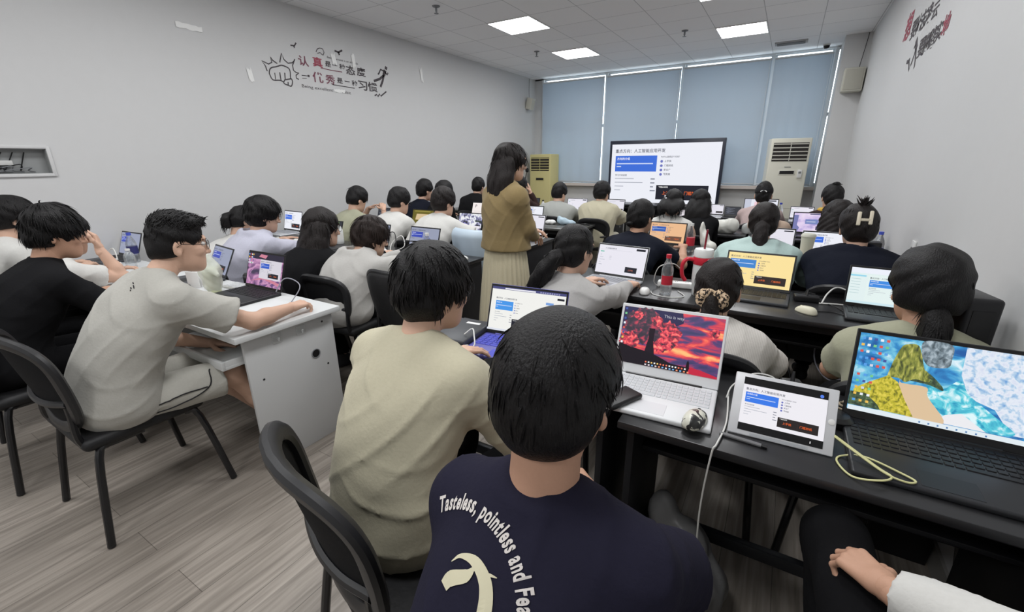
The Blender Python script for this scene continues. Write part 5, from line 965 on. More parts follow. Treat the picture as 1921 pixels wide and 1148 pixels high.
# fourth and fifth rows left
person('man in dark navy polo shirt by left wall, fourth row', (-4.17, 4.65, 1.135), -4, -18, 8, 0, sw=.17, bulk=1.05, tuck=.2, top=tp('darknavy', collar=.4), bottom=tr(), res=.015, hs=1.06, hair=hr_(th=.016, top=.034, locks=120), edge=4.7)
person('person whose black hair shows above white tee man', (-3.79, 4.6, 1.126), -4, -6, 4, 0, sw=.14, tuck=.1, top=tp('black', collar=.3), bottom=tr(), res=.015, hs=1.06, hair=hr_(th=.026, top=.034, locks=120), edge=4.7)
person('person in black long sleeve top, farthest at left wall', (-3.957, 5.6, 1.148), 0, 0, 8, 0, sw=.19, bulk=1.2, L=.48, hip=(-3.957, 5.40, .55), top=tp('black', sleeve='long', collar=.4, g=.026), bottom=tr(), res=.015, hs=1.02, hair=hr_(th=.014, top=.02, locks=80, nape=-.06), edge=5.95)
person('person with hand on cheek beyond standing woman', (-3.236, 5.6, 1.161), 0, -20, 8, 0, hip=(-3.236, 5.40, .55), top=tp('brown', sleeve='long', collar=.3), bottom=tr(), res=.014, hs=1.02, hair=hr_(th=.018, top=.03, locks=100), edge=5.95, wr={1: (-3.13, 5.70, 1.08), -1: (-3.3, 6.0, .79)}, elb={1: (-3.05, 5.78, .84)}, hands={1: dict(D=(-.25, 0, 1), N=(-1, -.2, 0), curl=(15, 25, 15)), -1: {}})
person('person in grey tee with short curly black hair, below the blinds', (-2.618, 5.6, 1.082), 0, -18, 16, 0, sw=.195, L=.48, bulk=1.2, hip=(-2.618, 5.40, .55), top=tp('greytee', collar=.2, g=.026, sl=.9, flare=1.3), bottom=tr(), res=.014, hs=1.02, hair=hr_(th=.018, top=.03, locks=160, curl=.03), edge=5.95)
person('person in cream tee with bowl cut, left of the big screen', (-2.015, 5.6, 1.105), 0, -14, 10, 0, sw=.19, L=.48, bulk=1.15, hip=(-2.015, 5.40, .55), top=tp('cream', collar=.2, g=.03, sl=1.0, flare=1.4, fold=.007), bottom=dict(mat=cloth('cream_trouser_cloth', (196, 192, 176)), kind='trousers'), res=.014, hs=1.06, hair=hr_(th=.022, top=.028, nape=-.055, locks=120, lift=.002), edge=5.95)
# the one standing
person('woman standing in aisle in olive sweater and cream pleated skirt', (-1.665, 2.75, 1.493), -28, -42, 6, 0, seated=False, hip=(-1.70, 2.72, .90), sw=.165, bulk=1.0, nb=(.05, .215), top=tp('olive', sleeve='long', collar=.2, g=.026, fold=.005, name='sweater'), bottom=dict(kind='skirt', mat=SKT, zb=.16), res=.0085, hs=.98,
    hair=LNG(mat=HD, plen=.30, pw=.034, spread=.066, locks=420, fringe=60), glasses=True, face=True, wr={1: (-1.555, 2.90, .96), -1: (-1.66, 2.96, 1.0)}, elb={1: (-1.52, 2.72, 1.06)}, hem=.0, group='people standing')

# ------------------------------------------------------------------ their chairs
for l, x, y, rz, pad in (('black mesh chair under the white tee man at white desk', -2.42, .60, 0, 0), ('black mesh chair under the black shirt man', -3.18, .50, 0, 0), ('black chair under the student with hand raised to forehead', -3.86, .58, 0, 0), ('black chair nearest the junction box', -4.44, .50, 0, 0),
    ('black chair with reclined back under the cream tee man', -.74, .70, -18, 0), ('black chair under navy lettered tee man in foreground', -.20, .38, 0, 0), ('black chair under cut-off person at lower right', .50, .52, 0, 0),
    ('empty black padded chair at aisle end of second row', -1.90, 2.03, -2, 1), ('black chair under the grey hoodie student', -2.5, 1.94, 4, 0), ('black chair under long-haired student in black', -2.86, 1.76, 0, 0), ('black chair under lavender jacket student', -3.58, 1.78, 0, 0), ('black chair under bending white shirt woman', -4.03, 1.76, 0, 0),
    ('black chair under grey shirt woman with ponytail', -0.87, 1.92, 0, 0), ('black chair under striped shirt woman with scrunchie', -0.18, 1.92, 0, 0), ('black chair under sage tee student', 0.44, 1.92, 0, 0),
    ('black chair under navy tee student with hair knot', -0.93, 3.24, 0, 0), ('black chair under mint jacket student', -0.1, 3.26, 0, 0), ('black chair under navy hooded student with clip', 0.4, 3.24, 0, 0),
    ('black chair in the aisle-end place of third row, draped with made-up pale blue cloth', -2.28, 3.38, 0, 1), ('black chair under white tee man with elbow out', -2.9, 3.2, 0, 0), ('black chair under white tee man in middle', -3.5, 3.2, 0, 0), ('black chair under sage green tee student by wall', -4.16, 3.2, 0, 0),
    ('black chair under navy polo man', -4.16, 4.36, 0, 0), ('black chair under student with black hair in fourth row', -3.79, 4.36, 0, 0), ('black chair under farthest black top student', -3.95, 5.52, 0, 0), ('black chair under student with hand on cheek', -3.22, 5.48, 0, 0), ('black chair under grey tee student below blinds', -2.6, 5.48, 0, 0), ('black chair under cream tee student', -2.0, 5.48, 0, 0),
    ('black chair under brown curly-haired student', .43, 4.6, 0, 0), ('black chair under silver clip student', -0.92, 4.56, 0, 0), ('black chair under long black hair student', -0.74, 4.72, 0, 0), ('black chair under black cap student', -.2, 5.9, 0, 0), ('black chair under high bun student', .46, 5.9, 0, 0)):
    chair(l, x, y, rz, pad if pad or y < 1 else 2)

# ------------------------------------------------------------------ things lying about on the desks
def mouse(label, x, y, rz, m, m2=None, z=.75, sc=1.0):
    t = thing('computer_mouse', label, 'mouse', (x, y, z), R(rz), 'computer mice on the desks'); V = []; F = []; n, k = 20, 8
    for i in range(k + 1):
        a = PI / 2 * i / k
        for j in range(n):
            b = 2 * PI * j / n; V.append((.031 * sc * math.cos(a) ** .6 * math.copysign(abs(math.cos(b)) ** .8, math.cos(b)), .056 * sc * math.cos(a) ** .6 * math.copysign(abs(math.sin(b)) ** .9, math.sin(b)), .001 + .034 * sc * math.sin(a) * (1 - .25 * math.sin(b) * math.cos(a))))
    for i in range(k):
        for j in range(n): F.append((i * n + j, i * n + (j + 1) % n, (i + 1) * n + (j + 1) % n, (i + 1) * n + j))
    F.append(tuple(range(n))[::-1]); link('body', V, F, m, None, t); MB().lathe([(.001, -.003), (.006, -.003), (.006, .003), (.001, .003)], 0, 12, (0, .03 * sc, .026 * sc), roty(R(90))).obj('scroll_wheel', m2 or GP, t); return t
WMAT = mat('white_glossy_plastic', (228, 228, 226), .25); CRM = mat('cream_plastic', (218, 214, 192), .4)
CAMO = ramp_shader('black_white_camouflage', (1, 1, 1), [(.44, (214, 214, 200)), (.48, (220, 220, 206)), (.51, (52, 52, 52)), (.62, (40, 40, 40))], 34, 2, .8, emit=0, rough=.3)
t = mouse('patterned black and white mouse marked 21, on white laptop', -.125, 1.235, -10, CAMO, BP, .7675); m = MB(); V, F = text_geo('21', .02); m.add([(-.012 + .026 * v[0], -.032 + .026 * v[1], .0335) for v in V], F); m.obj('number_mark', mat('black_ink', (20, 20, 20), .6), t, False, None)
mouse('white mouse right of silver laptop, second row', -.625, 2.555, 12, WMAT); mouse('cream mouse right of yellow lit laptop, second row', .185, 2.60, 50, CRM, CRM)
mouse('white mouse beside the aisle, left third row', -2.06, 3.92, 60, WMAT); mouse('white mouse near left wall laptop, second row', -4.23, 2.60, 20, WMAT)
def cable(label, pts, m, r=.0026, n=8, group='cables on the desks'):
    return tag(MB().tube(spline(pts, n), r, 0, 7).obj('cable', m, None, True, None), label, 'cable', group)
YC = mat('yellowed_cable', (206, 204, 150), .45); WC = mat('white_cable', (216, 216, 212), .4); BC = mat('black_cable', (22, 22, 24), .5); CLR = mat('clear_plastic', (225, 232, 236), .08, trans=.9, alpha=.55); PAP = mat('white_paper', (226, 226, 224), .8)
# tablet on its stand
t = thing('tablet_computer', 'white tablet showing lesson page, propped in front row', 'tablet', (.088, 1.262, .755), R(2)); tb = MB().rbox((0, .004, .088), (.252, .007, .178), .0033, 0, None, 2).obj('body', mat('tablet_silver', (206, 207, 210), .3), t); tb.rotation_euler = (-R(33), 0, 0)
screen_mesh('tablet', .204, tb, (-.102, -.0005, .0125)); MB().lathe([(.007, 0), (.008, .0008), (.007, .0012)], 0, 20, (.115, -.0002, .088), rotx(R(90))).obj('home_button', WP, tb)
MB().rbox((0, .118, .055), (.12, .006, .12), .002, 0, rotx(R(-12))).rbox((0, .065, .004), (.14, .13, .006), .002).obj('stand', CLR, t)
t = thing('stylus_pen', 'grey marker pen lying in front of the white tablet', 'pen', (.03, 1.225, .757), R(-4)); MB().tube([(-.085, 0, 0), (.02, 0, 0)], .0055, 0, 10).obj('barrel', mat('pen_grey', (112, 112, 114), .35), t); MB().tube([(.02, 0, 0), (.035, 0, 0)], .006, 0, 10).obj('cap', BP, t)
tag(MB().rbox((0, 0, 0), (.075, .03, .012), .004).obj('clear_holder', CLR, None, True, 35, (.115, 1.212, .758)), 'clear plastic block beside marker pen under tablet', 'holder')
# chargers behind the tablet
def charger(label, x, y, rz, m, cab=None, d=(.045, .045, .03), z=.75):
    t = thing('charger', label, 'charger', (x, y, z), R(rz), 'chargers and adapters'); MB().rbox((0, 0, d[2] / 2), d, .007, 0, None, 3).obj('body', m, t); MB().tube([(0, 0, d[2] - .002), (.004, .01, d[2] + .03)], [.007, .0045], 0, 8).obj('plug', CLR if cab is YC else m, t); return t
charger('white charger with cable behind tablet, left one', .075, 1.52, 10, WMAT, YC); charger('white cube charger with yellowed plug behind tablet, right one', .165, 1.50, 5, WMAT, YC)
t = charger('black adapter with small white label behind the tablet', .115, 1.575, 20, BP, None, (.06, .05, .06)); MB().rbox((-.005, -.0255, .03), (.03, .001, .045), .0004).obj('sticker', PAP, t)
tag(MB().tube([( .28 + (.05 - .0012 * k) * math.cos(k * .7), 1.57 + (.035 - .0008 * k) * math.sin(k * .7), .756 + .0009 * k) for k in range(40)], .0032, 0, 6).obj('coiled_cable', mat('tan_braided_cable', (150, 138, 118), .8)), 'coiled tan braided cable left of the large black laptop', 'cable')
t = thing('clip_fan', 'small black round device beside left edge of large black laptop', 'device', (.235, 1.47, .75)); MB().lathe([(.001, 0), (.04, 0), (.042, .02), (.03, .03), (.001, .032)], 0, 20).obj('body', BP, t)
cable('white cable hanging from front row desk to the floor', [(-.06, 1.50, .756), (-.045, 1.30, .757), (-.055, 1.17, .758), (-.063, 1.146, .735), (-.07, 1.14, .55), (-.06, 1.12, .25), (-.10, 1.05, .004)], WC)
cable('white cable arching from left charger behind the tablet', [(.078, 1.525, .805), (.055, 1.53, .83), (.0, 1.52, .83), (-.05, 1.49, .79), (-.062, 1.46, .7545)], WC)
cable('yellowed cable arching from right charger behind the tablet', [(.168, 1.51, .80), (.185, 1.51, .83), (.205, 1.46, .80), (.225, 1.40, .7545)], YC)
cable('yellowed cable lying in loops on large black laptop corner', [(.212, 1.30, .80), (.24, 1.285, .79), (.30, 1.245, .772), (.325, 1.22, .770), (.30, 1.19, .7705), (.25, 1.20, .7545), (.222, 1.25, .7545), (.235, 1.285, .7545), (.28, 1.28, .771), (.35, 1.245, .771), (.37, 1.225, .7715), (.35, 1.212, .7715), (.31, 1.225, .774), (.25, 1.275, .785), (.212, 1.298, .798)], YC)
t = thing('mobile_phone', 'black phone on violet laptop palm rest beside foreground man', 'phone', (-.83, 1.305, .768), R(-35)); MB().rbox((0, 0, .004), (.076, .155, .008), .0035, 0, None, 3).obj('body', BP, t); MB().rbox((0, 0, .0083), (.07, .148, .0008), .0003, 0, None, 1).obj('glass', mat('phone_glass', (14, 14, 16), .08), t)
t = thing('power_bank', 'black power bank at left corner of white laptop', 'power bank', (-.355, 1.245, .768), R(-25)); MB().rbox((0, 0, .009), (.075, .14, .018), .007, 0, None, 3).obj('body', BP, t); MB().rbox((0, -.0705, .009), (.02, .001, .006), .0004).obj('port', GP, t)
t = thing('device_box', 'dark grey hard drive enclosure left of violet laptop', 'box', (-1.165, 1.46, .75), R(6)); MB().rbox((0, 0, .02), (.20, .26, .04), .008, 0, None, 3).obj('body', SH['dark'], t); MB().rbox((.03, .08, .0403), (.07, .02, .0008), .0003).obj('sticker', PAP, t)
cable('white usb cable from grey box to violet laptop', [(-1.09, 1.40, .795), (-1.06, 1.42, .82), (-1.03, 1.39, .80), (-1.01, 1.36, .775), (-1.03, 1.33, .757)], WC, .0032)
cable('pale connector lying by violet laptop keyboard', [(-1.2, 1.33, .757), (-1.12, 1.345, .757), (-1.04, 1.36, .77)], WC, .003)
def bottle(label, x, y, z, h, r, cap, lab, cat='bottle', body=CLR, neck=.4, lz=(.22, .5), liquid=None):
    t = thing('bottle', label, cat, (x, y, z), 0, 'bottles on the desks'); MB().lathe([(.001, .001), (r * .85, .001), (r, .012), (r, h * .22), (r * .96, h * .25), (r, h * .3), (r, h * .62), (r * .8, h * .74), (r * neck, h * .86), (r * neck, h * .92), (.001, h * .921)], 0, 24).obj('bottle_body', body, t)
    MB().lathe([(r * neck * 1.12, h * .91), (r * neck * 1.12, h), (.001, h)], 0, 18).obj('cap', cap, t)
    if lab: MB().lathe([(r + .0006, h * lz[0]), (r + .0006, h * lz[1]), (r * .9, h * lz[1])], 0, 24).obj('label_wrap', lab, t)
    return t
RED = mat('red_plastic', (196, 34, 54), .4); REDL = mat('red_white_label', (190, 40, 58), .5); BLUP = mat('blue_label', (60, 92, 200), .5); GRN = mat('green_cap', (126, 190, 60), .4); YEL = mat('yellow_cap', (226, 184, 40), .4); BLC = mat('blue_cap', (70, 86, 190), .4); NAVL = mat('navy_label', (44, 46, 100), .5); MILK = mat('milky_plastic', (224, 226, 224), .35)
t = bottle('clear water bottle with red cap and red label, second row', -.515, 2.60, .75, .235, .033, RED, None, lz=(.25, .48)); rd = np.linspace(-.2, 2.2, 14); V = [(.0337 * math.cos(a - 2.2), .0337 * math.sin(a - 2.2), z) for a in rd for z in (.06, .115)]; link('label_wrap', V, [(2 * k, 2 * k + 2, 2 * k + 3, 2 * k + 1) for k in range(13)], REDL, None, t)
bottle('yellow-capped bottle just behind foreground man head', -.60, 1.46, .75, .21, .035, YEL, None, body=MILK)
bottle('white bottle with lime green cap beside long-haired student in black', -3.66, 2.80, .75, .21, .042, GRN, mat('plain_label', (236, 236, 232), .6), body=MILK)
bottle('water bottle with bright blue label next to grey laptop', -2.40, 2.66, .75, .215, .036, WMAT, BLUP, lz=(.12, .66)); bottle('blue capped water bottle by dim laptop, white desk far end', -4.44, 1.43, .75, .24, .036, BLC, NAVL, lz=(.3, .55))
bottle('small clear jar bottle in front of blue capped bottle', -4.20, 1.32, .75, .15, .036, WMAT, None); bottle('water bottle with blue cap against right wall', .655, 4.18, .75, .235, .034, BLC, NAVL, lz=(.25, .5)); bottle('clear bottle right of black-capped student, last row', -.02, 6.55, .75, .23, .034, BLC, None)
bottle('clear bottle with red label in front of orange lit laptop', -.63, 4.0, .75, .24, .034, WMAT, REDL); bottle('white takeaway bottle beside grey laptop, left third row', -3.16, 3.72, .75, .20, .036, BP, None, body=MILK); bottle('dark topped thermos flask left of yellowed air conditioner', -3.10, 6.05, .75, .20, .032, BP, None, body=MILK)
# big tumbler with red handle
t = thing('tumbler', 'large white tumbler with red handle and straw, second row', 'tumbler', (-.34, 2.665, .75), R(20)); MB().lathe([(.001, .001), (.036, .001), (.04, .01), (.05, .10), (.05, .235), (.001, .236)], 0, 28).obj('tumbler_body', mat('frosted_white', (216, 220, 218), .3), t); MB().lathe([(.052, .23), (.053, .262), (.048, .272), (.001, .273)], 0, 28).obj('lid', MILK, t); MB().lathe([(.0515, .185), (.0525, .187), (.0525, .225), (.0515, .227)], 0, 28).obj('band', RED, t)
MB().tube(spline([(-.05, 0, .208), (-.085, 0, .212), (-.108, 0, .18), (-.105, 0, .12), (-.085, 0, .085)], 6), [.014] * 25, 0, 10, False, .8).obj('handle', RED, t); MB().tube([(0, 0, .27), (.004, 0, .38)], .0055, 0, 10).obj('straw', mat('dark_red_straw', (128, 30, 44), .4), t); MB().rbox((.025, -.048, .17), (.028, .012, .10), .005).obj('tag', mat('pale_blue_tag', (196, 212, 222), .4), t)
t = thing('power_strip', 'white power strip behind the red-capped bottle', 'power strip', (-.46, 2.78, .75), R(6)); MB().rbox((0, 0, .018), (.28, .055, .036), .008, 0, None, 3).obj('body', WMAT, t)
for k in range(4): m = MB(); [m.box((-.09 + .06 * k + q, 0, .0365), (.003, .012, .001)) for q in (-.006, .006)]; m.obj('socket', BP, t, False, None)
cable('white cable looping around red-capped bottle, second row', [(-.58, 2.72, .754), (-.60, 2.66, .80), (-.57, 2.62, .90), (-.50, 2.66, .92), (-.46, 2.74, .87)], WC, .0028); cable('white cable lying before tumbler, second row', [(-.60, 2.60, .754), (-.57, 2.54, .754), (-.49, 2.52, .754), (-.42, 2.55, .754), (-.41, 2.60, .754), (-.46, 2.68, .754)], WC, .0028)
t = thing('charger', 'white boxy modem charger in front of the tumbler', 'charger', (-.27, 2.585, .75), R(-15)); MB().rbox((0, 0, .013), (.11, .07, .026), .005, 0, None, 3).obj('body', WMAT, t); MB().rbox((0, 0, .0265), (.05, .035, .002), .0008).obj('pad', GP, t); m = MB(); [m.box((-.03 + .02 * k, -.0355, .013), (.008, .001, .006)) for k in range(4)]; m.obj('ports', BP, t, False, None)
charger('black laptop adapter right of yellow lit laptop', .19, 2.83, 8, BP, None, (.12, .06, .034)); tag(MB().rbox((0, 0, 0), (.045, .022, .014), .005).obj('usb_plug', WMAT, None, True, 35, (.235, 2.90, .757)), 'small white plug by black adapter, second row', 'plug')
cable('white cable loop standing between yellow lit and pale blue laptops', [(.26, 2.80, .754), (.285, 2.86, .80), (.33, 2.93, .822), (.40, 2.92, .80), (.43, 2.88, .77), (.40, 2.84, .756), (.32, 2.82, .755), (.25, 2.80, .755)], WC, .0042); cable('black cable from cream mouse toward right wall', [(.215, 2.63, .754), (.30, 2.66, .754), (.36, 2.63, .754), (.345, 2.72, .754), (.30, 2.80, .754), (.22, 2.86, .754)], BC)
cable('black cables tangled behind yellow lit laptop', [(.13, 2.94, .754), (.2, 2.95, .754), (.24, 2.98, .757), (.17, 3.0, .757), (.12, 2.97, .76), (.28, 2.94, .754)], BC)
# white desk things
t = thing('milk_tea_cup', 'iced green drink cup in a thin white bag on white desk', 'cup', (-2.93, 1.29, .75)); MB().lathe([(.001, .001), (.036, .001), (.047, .15), (.001, .151)], 0, 24).obj('cup', mat('pale_green_drink', (206, 212, 176), .35), t)
pr = [(rc((0, 0, .05), (0, 0, .14), .05, .056), .02), (rc((0, 0, .14), (.0, 0, .19), .056, .03), .03), (rc((0, 0, .18), (.012, 0, .235), .026, .008), .02), (rc((-.04, .0, .16), (-.085, 0, .135), .025, .012), .02), (rc((.04, 0, .15), (.08, 0, .12), .02, .012), .02)]
fd = fieldof(pr, .006, .004); fd.disp(lambda X, Y, Z: .004 * np.sin(90 * X + 60 * Z) * np.sin(80 * Y + 50 * Z)); V, F = fd.mesh(); link('bag', V, F, mat('thin_white_bag', (222, 226, 214), .4, alpha=.62), None, t)
t = thing('mobile_phone', 'pink phone with cord on the white desk', 'phone', (-2.84, 1.17, .75), R(40)); MB().rbox((0, 0, .004), (.075, .15, .008), .0035, 0, None, 3).obj('body', mat('pink_phone', (226, 200, 196), .35), t); MB().tube(spline([(-.03, -.06, .009), (0, -.02, .012), (.03, .03, .011), (.06, .10, .006)], 5), .0022, 0, 6).obj('cord', mat('red_cord', (170, 90, 80), .7), t); MB().rbox((-.018, .055, .0085), (.022, .022, .002), .001).obj('camera_bump', mat('pink_phone'), t)
t = thing('paper_box', 'small white folded paper card beside milk tea cup', 'card', (-3.16, 1.28, .75), R(15)); MB().rbox((0, 0, .05), (.10, .004, .10), .001).rbox((0, .03, .05), (.10, .004, .10), .001, 0, rotx(R(-18))).obj('card', PAP, t)
charger('white charger with cable beside dim laptop, left one', -4.30, 1.22, 5, WMAT, None, (.06, .05, .075)); charger('white charger with cable beside dim laptop, right one', -4.16, 1.22, 5, WMAT, None, (.06, .05, .07))
cable('white cable between the chargers on the far white desk', [(-4.30, 1.235, .845), (-4.29, 1.24, .89), (-4.24, 1.25, .91), (-4.18, 1.24, .89), (-4.157, 1.235, .835)], WC, .004); cable('white cable lying across the far white desk', [(-4.5, 1.10, .756), (-4.4, 1.16, .756), (-4.33, 1.2, .757)], WC, .004)
t = thing('keyboard', 'white keyboard lying behind black laptop on white desk', 'keyboard', (-2.86, 1.43, .75), R(4)); MB().rbox((0, 0, .006), (.30, .1, .012), .004).obj('body', WMAT, t); m = MB(); [m.rbox((-.135 + .018 * a, -.036 + .018 * b, .0135), (.015, .015, .003), .001, 0, None, 1) for a in range(16) for b in range(5)]; m.obj('keys', mat('pale_keys', (206, 208, 210), .5), t, False, None)
cable('grey cable looped over white desk beside the black laptop', [(-2.46, 1.40, .79), (-2.43, 1.44, .86), (-2.33, 1.44, .87), (-2.25, 1.42, .84), (-2.27, 1.36, .757)], mat('grey_cable', (150, 150, 160), .5), .003)
# bags, napkins, cloth
def crumple(name, label, cat, blobs, m, h=.01, amp=.008, ph=0.0, group=None):
    c0 = np.array(blobs[0][0]); lo = min(b[0][2] - b[1][2] for b in blobs); floor_ = [b[2] for b in blobs if len(b) > 2]; fd = fieldof([(el(b[0], b[1]), .03) for b in blobs], h, .01); fd.disp(lambda X, Y, Z: amp * (np.abs(np.sin(37 * X + 21 * Z + ph + 2 * np.sin(25 * Y))) * np.abs(np.sin(41 * Y - 19 * Z + 2 * np.sin(23 * X + ph))) - .4)); V, F = fd.mesh(); V[:, 2] = np.maximum(V[:, 2], floor_[0] if floor_ else -9); b = np.array([c0[0], c0[1], V[:, 2].min()]); o = link(name, V - b, F, m); o.location = b; return tag(o, label, cat, group)
BAG = mat('white_thin_plastic', (222, 222, 214), .35, spec=.5); crumple('plastic_bag', 'large crumpled white plastic bag on right block desk', 'bag', [((-.52, 5.27, .81), (.13, .10, .075), .7505), ((-.44, 5.24, .83), (.08, .07, .08)), ((-.60, 5.25, .79), (.07, .08, .045))], BAG)
crumple('plastic_bag', 'clear crumpled bag with cup right of large white bag', 'bag', [((-.28, 5.30, .80), (.06, .05, .065), .7505), ((-.25, 5.28, .85), (.03, .03, .05))], mat('hazy_clear_bag', (206, 208, 206), .3, alpha=.75))
crumple('plastic_bag', 'white plastic bag standing beside red labelled bottle, third row', 'bag', [((-.53, 4.1, .83), (.035, .05, .09), .7505), ((-.56, 4.1, .93), (.02, .03, .07)), ((-.48, 4.08, .79), (.05, .05, .045))], BAG, .008)
crumple('plastic_bag', 'tan paper bag right of the mint jacket head', 'bag', [((.02, 5.30, .82), (.09, .07, .08), .7505), ((-.03, 5.28, .86), (.04, .05, .06))], mat('tan_paper', (186, 164, 146), .8)); crumple('plastic_bag', 'white takeout bag beside blue labelled bottle, second row', 'bag', [((-2.29, 2.70, .80), (.06, .05, .055), .7505), ((-2.29, 2.70, .86), (.03, .025, .04))], BAG, .007)
crumple('napkin', 'crumpled white napkins at desk end by the aisle', 'napkin', [((-2.17, 2.70, .765), (.07, .035, .02), .7505), ((-2.11, 2.74, .772), (.05, .035, .024))], PAP, .006, .006); crumple('napkin', 'white tissue heap in front of hidden laptop, second row', 'tissue', [((-2.98, 2.66, .79), (.07, .05, .05), .7505), ((-2.90, 2.62, .775), (.06, .05, .03))], PAP, .007, .008)
crumple('napkin', 'white tissue on aisle desk, fourth row left', 'tissue', [((-2.46, 5.02, .775), (.07, .05, .03), .7505)], PAP, .008, .008); crumple('face_mask', 'pale blue bundled pouch on fourth row aisle desk', 'pouch', [((-2.30, 5.05, .79), (.08, .05, .045), .7505), ((-2.20, 5.04, .78), (.07, .04, .03)), ((-2.36, 5.06, .81), (.03, .03, .045))], mat('pale_blue_fabric', (176, 196, 208), .8), .008, .007)
crumple('shoulder_bag', 'crumpled off-white cloth bag hanging by cream trousered student', 'bag', [((-1.76, 5.55, .42), (.10, .12, .09)), ((-1.70, 5.45, .36), (.12, .10, .06))], mat('offwhite_canvas', (196, 192, 180), .9), .012, .012)
m = MB(); m.tube(spline([(-2.1, 5.12, .757), (-2.03, 5.1, .765), (-1.98, 5.11, .757)], 5), .008, 0, 6); tag(m.obj('strap', BP), 'short black strap on fourth row aisle desk', 'strap')
cable('white cables bunched beside hidden laptop, second row', [(-2.80, 2.62, .755), (-2.84, 2.70, .84), (-2.78, 2.76, .90), (-2.72, 2.72, .82), (-2.80, 2.66, .77), (-2.70, 2.60, .756)], WC, .004); cable('black cable arching above white tissue heap', [(-3.0, 2.74, .76), (-2.94, 2.76, .90), (-2.84, 2.74, .92), (-2.78, 2.68, .80), (-2.76, 2.62, .757)], BC, .004)
cable('white cable at end of white document laptop', [(-2.02, 4.02, .757), (-2.0, 4.0, .80), (-1.985, 3.93, .78), (-2.01, 3.86, .757)], WC, .004)
t = thing('paper_cup', 'tall cream takeaway cup with lid, right block', 'cup', (.205, 4.02, .75)); MB().lathe([(.001, .001), (.034, .001), (.047, .19), (.001, .19)], 0, 24).obj('cup', mat('cream_paper', (204, 206, 188), .7), t); MB().lathe([(.05, .188), (.05, .198), (.042, .21), (.001, .211)], 0, 24).obj('lid', mat('cream_lid', (214, 214, 200), .4), t)
charger('white adapter left of cream cup, right block', .09, 4.12, 0, WMAT, None, (.07, .05, .05)); t = thing('small_box', 'small black box with white mark at right wall, third row', 'box', (.60, 4.10, .75)); MB().rbox((0, 0, .085), (.11, .1, .17), .006).obj('box', BP, t); MB().rbox((-.01, -.051, .11), (.03, .002, .02), .0008).obj('mark', PAP, t)
# the empty chair's white mouse box, the stand-in cloth, the black case by the right wall
t = thing('headphone_case', 'white plastic case on desk behind the empty padded chair', 'case', (-2.13, 2.44, .75), R(-20)); MB().rbox((0, 0, .02), (.15, .07, .04), .014, 0, None, 4).obj('shell', WMAT, t); MB().rbox((0, 0, .0205), (.151, .071, .003), .001).obj('seam', GP, t)
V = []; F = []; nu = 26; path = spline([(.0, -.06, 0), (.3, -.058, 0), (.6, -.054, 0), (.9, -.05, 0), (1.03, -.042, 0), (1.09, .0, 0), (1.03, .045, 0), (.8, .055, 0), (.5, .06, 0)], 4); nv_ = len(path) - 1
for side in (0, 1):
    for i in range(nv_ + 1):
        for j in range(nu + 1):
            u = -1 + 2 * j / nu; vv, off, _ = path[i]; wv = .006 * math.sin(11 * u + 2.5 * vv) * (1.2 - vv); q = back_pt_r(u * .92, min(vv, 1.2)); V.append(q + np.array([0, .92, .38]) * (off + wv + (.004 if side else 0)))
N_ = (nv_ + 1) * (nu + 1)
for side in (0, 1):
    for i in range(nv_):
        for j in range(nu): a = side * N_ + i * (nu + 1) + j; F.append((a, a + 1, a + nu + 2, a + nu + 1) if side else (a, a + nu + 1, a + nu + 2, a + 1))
o = link('standin_cloth', np.array(V) + A3([0, 0, -.5]), F, mat('pale_blue_standin_cloth', (190, 206, 220), .45, spec=.4)); o.location = (-2.28, 3.38, .5); tag(o, 'made-up pale blue cloth over chair back, standing in for desk-top reflection behind standing woman', 'cloth')  # cloth made up to give the pale blue of a reflecting desk top
t = thing('storage_cabinet', 'low black cabinet against right wall behind front row', 'cabinet', (.585, 2.06, 0)); MB().rbox((0, 0, .36), (.2, .26, .72), .004).obj('body', DSIDE, t); MB().rbox((-.101, 0, .37), (.004, .24, .66), .001).obj('door', DTOP, t)
t = thing('computer_case', 'black case with round white emblem standing by right wall', 'case', (.60, 2.03, .722), R(12)); MB().rbox((0, 0, .17), (.10, .16, .34), .014, 0, None, 3).obj('case', mat('black_satin', (30, 30, 33), .35), t); m = MB(); m.tube([(.016 * math.cos(q), -.081, .10 + .016 * math.sin(q)) for q in np.linspace(0, 2 * PI, 16, endpoint=False)], .003, 0, 5, True); em = mat('white_emblem', (205, 205, 205), .5)
for k in range(6): m.rbox((-.026 + .0105 * k, -.081, .07), (.006, .002, .007), .0008)
m.obj('emblem', em, t); MB().rbox((0, -.081, .2), (.06, .002, .2), .001).obj('front_panel', BP, t)
t = thing('microphone', 'black gooseneck microphone rising beyond the standing woman', 'microphone', (-3.36, 5.95, .75)); MB().lathe([(.05, 0), (.05, .02), (.03, .03), (.001, .03)], 0, 20).obj('base', BP, t); MB().tube(spline([(0, 0, .02), (0, 0, .3), (.01, 0, .5), (.04, -.01, .60)], 6), .006, 0, 8).obj('gooseneck', BP, t); MB().lathe([(.001, -.03), (.022, -.02), (.026, .01), (.018, .032), (.001, .038)], 0, 16, (.045, -.012, .625)).obj('foam_head', mat('black_foam', (18, 18, 19), .95), t)
cable('black cables trailing under second row desk at right', [(.16, 2.95, .70), (.14, 2.9, .5), (.2, 2.7, .3), (.34, 2.6, .2), (.42, 2.72, .36), (.5, 2.8, .62)], BC, .005); cable('grey cable hanging under right second row desk', [(.30, 2.9, .7), (.28, 2.8, .45), (.36, 2.66, .38), (.44, 2.62, .5), (.47, 2.7, .66)], mat('grey_cable'), .004)
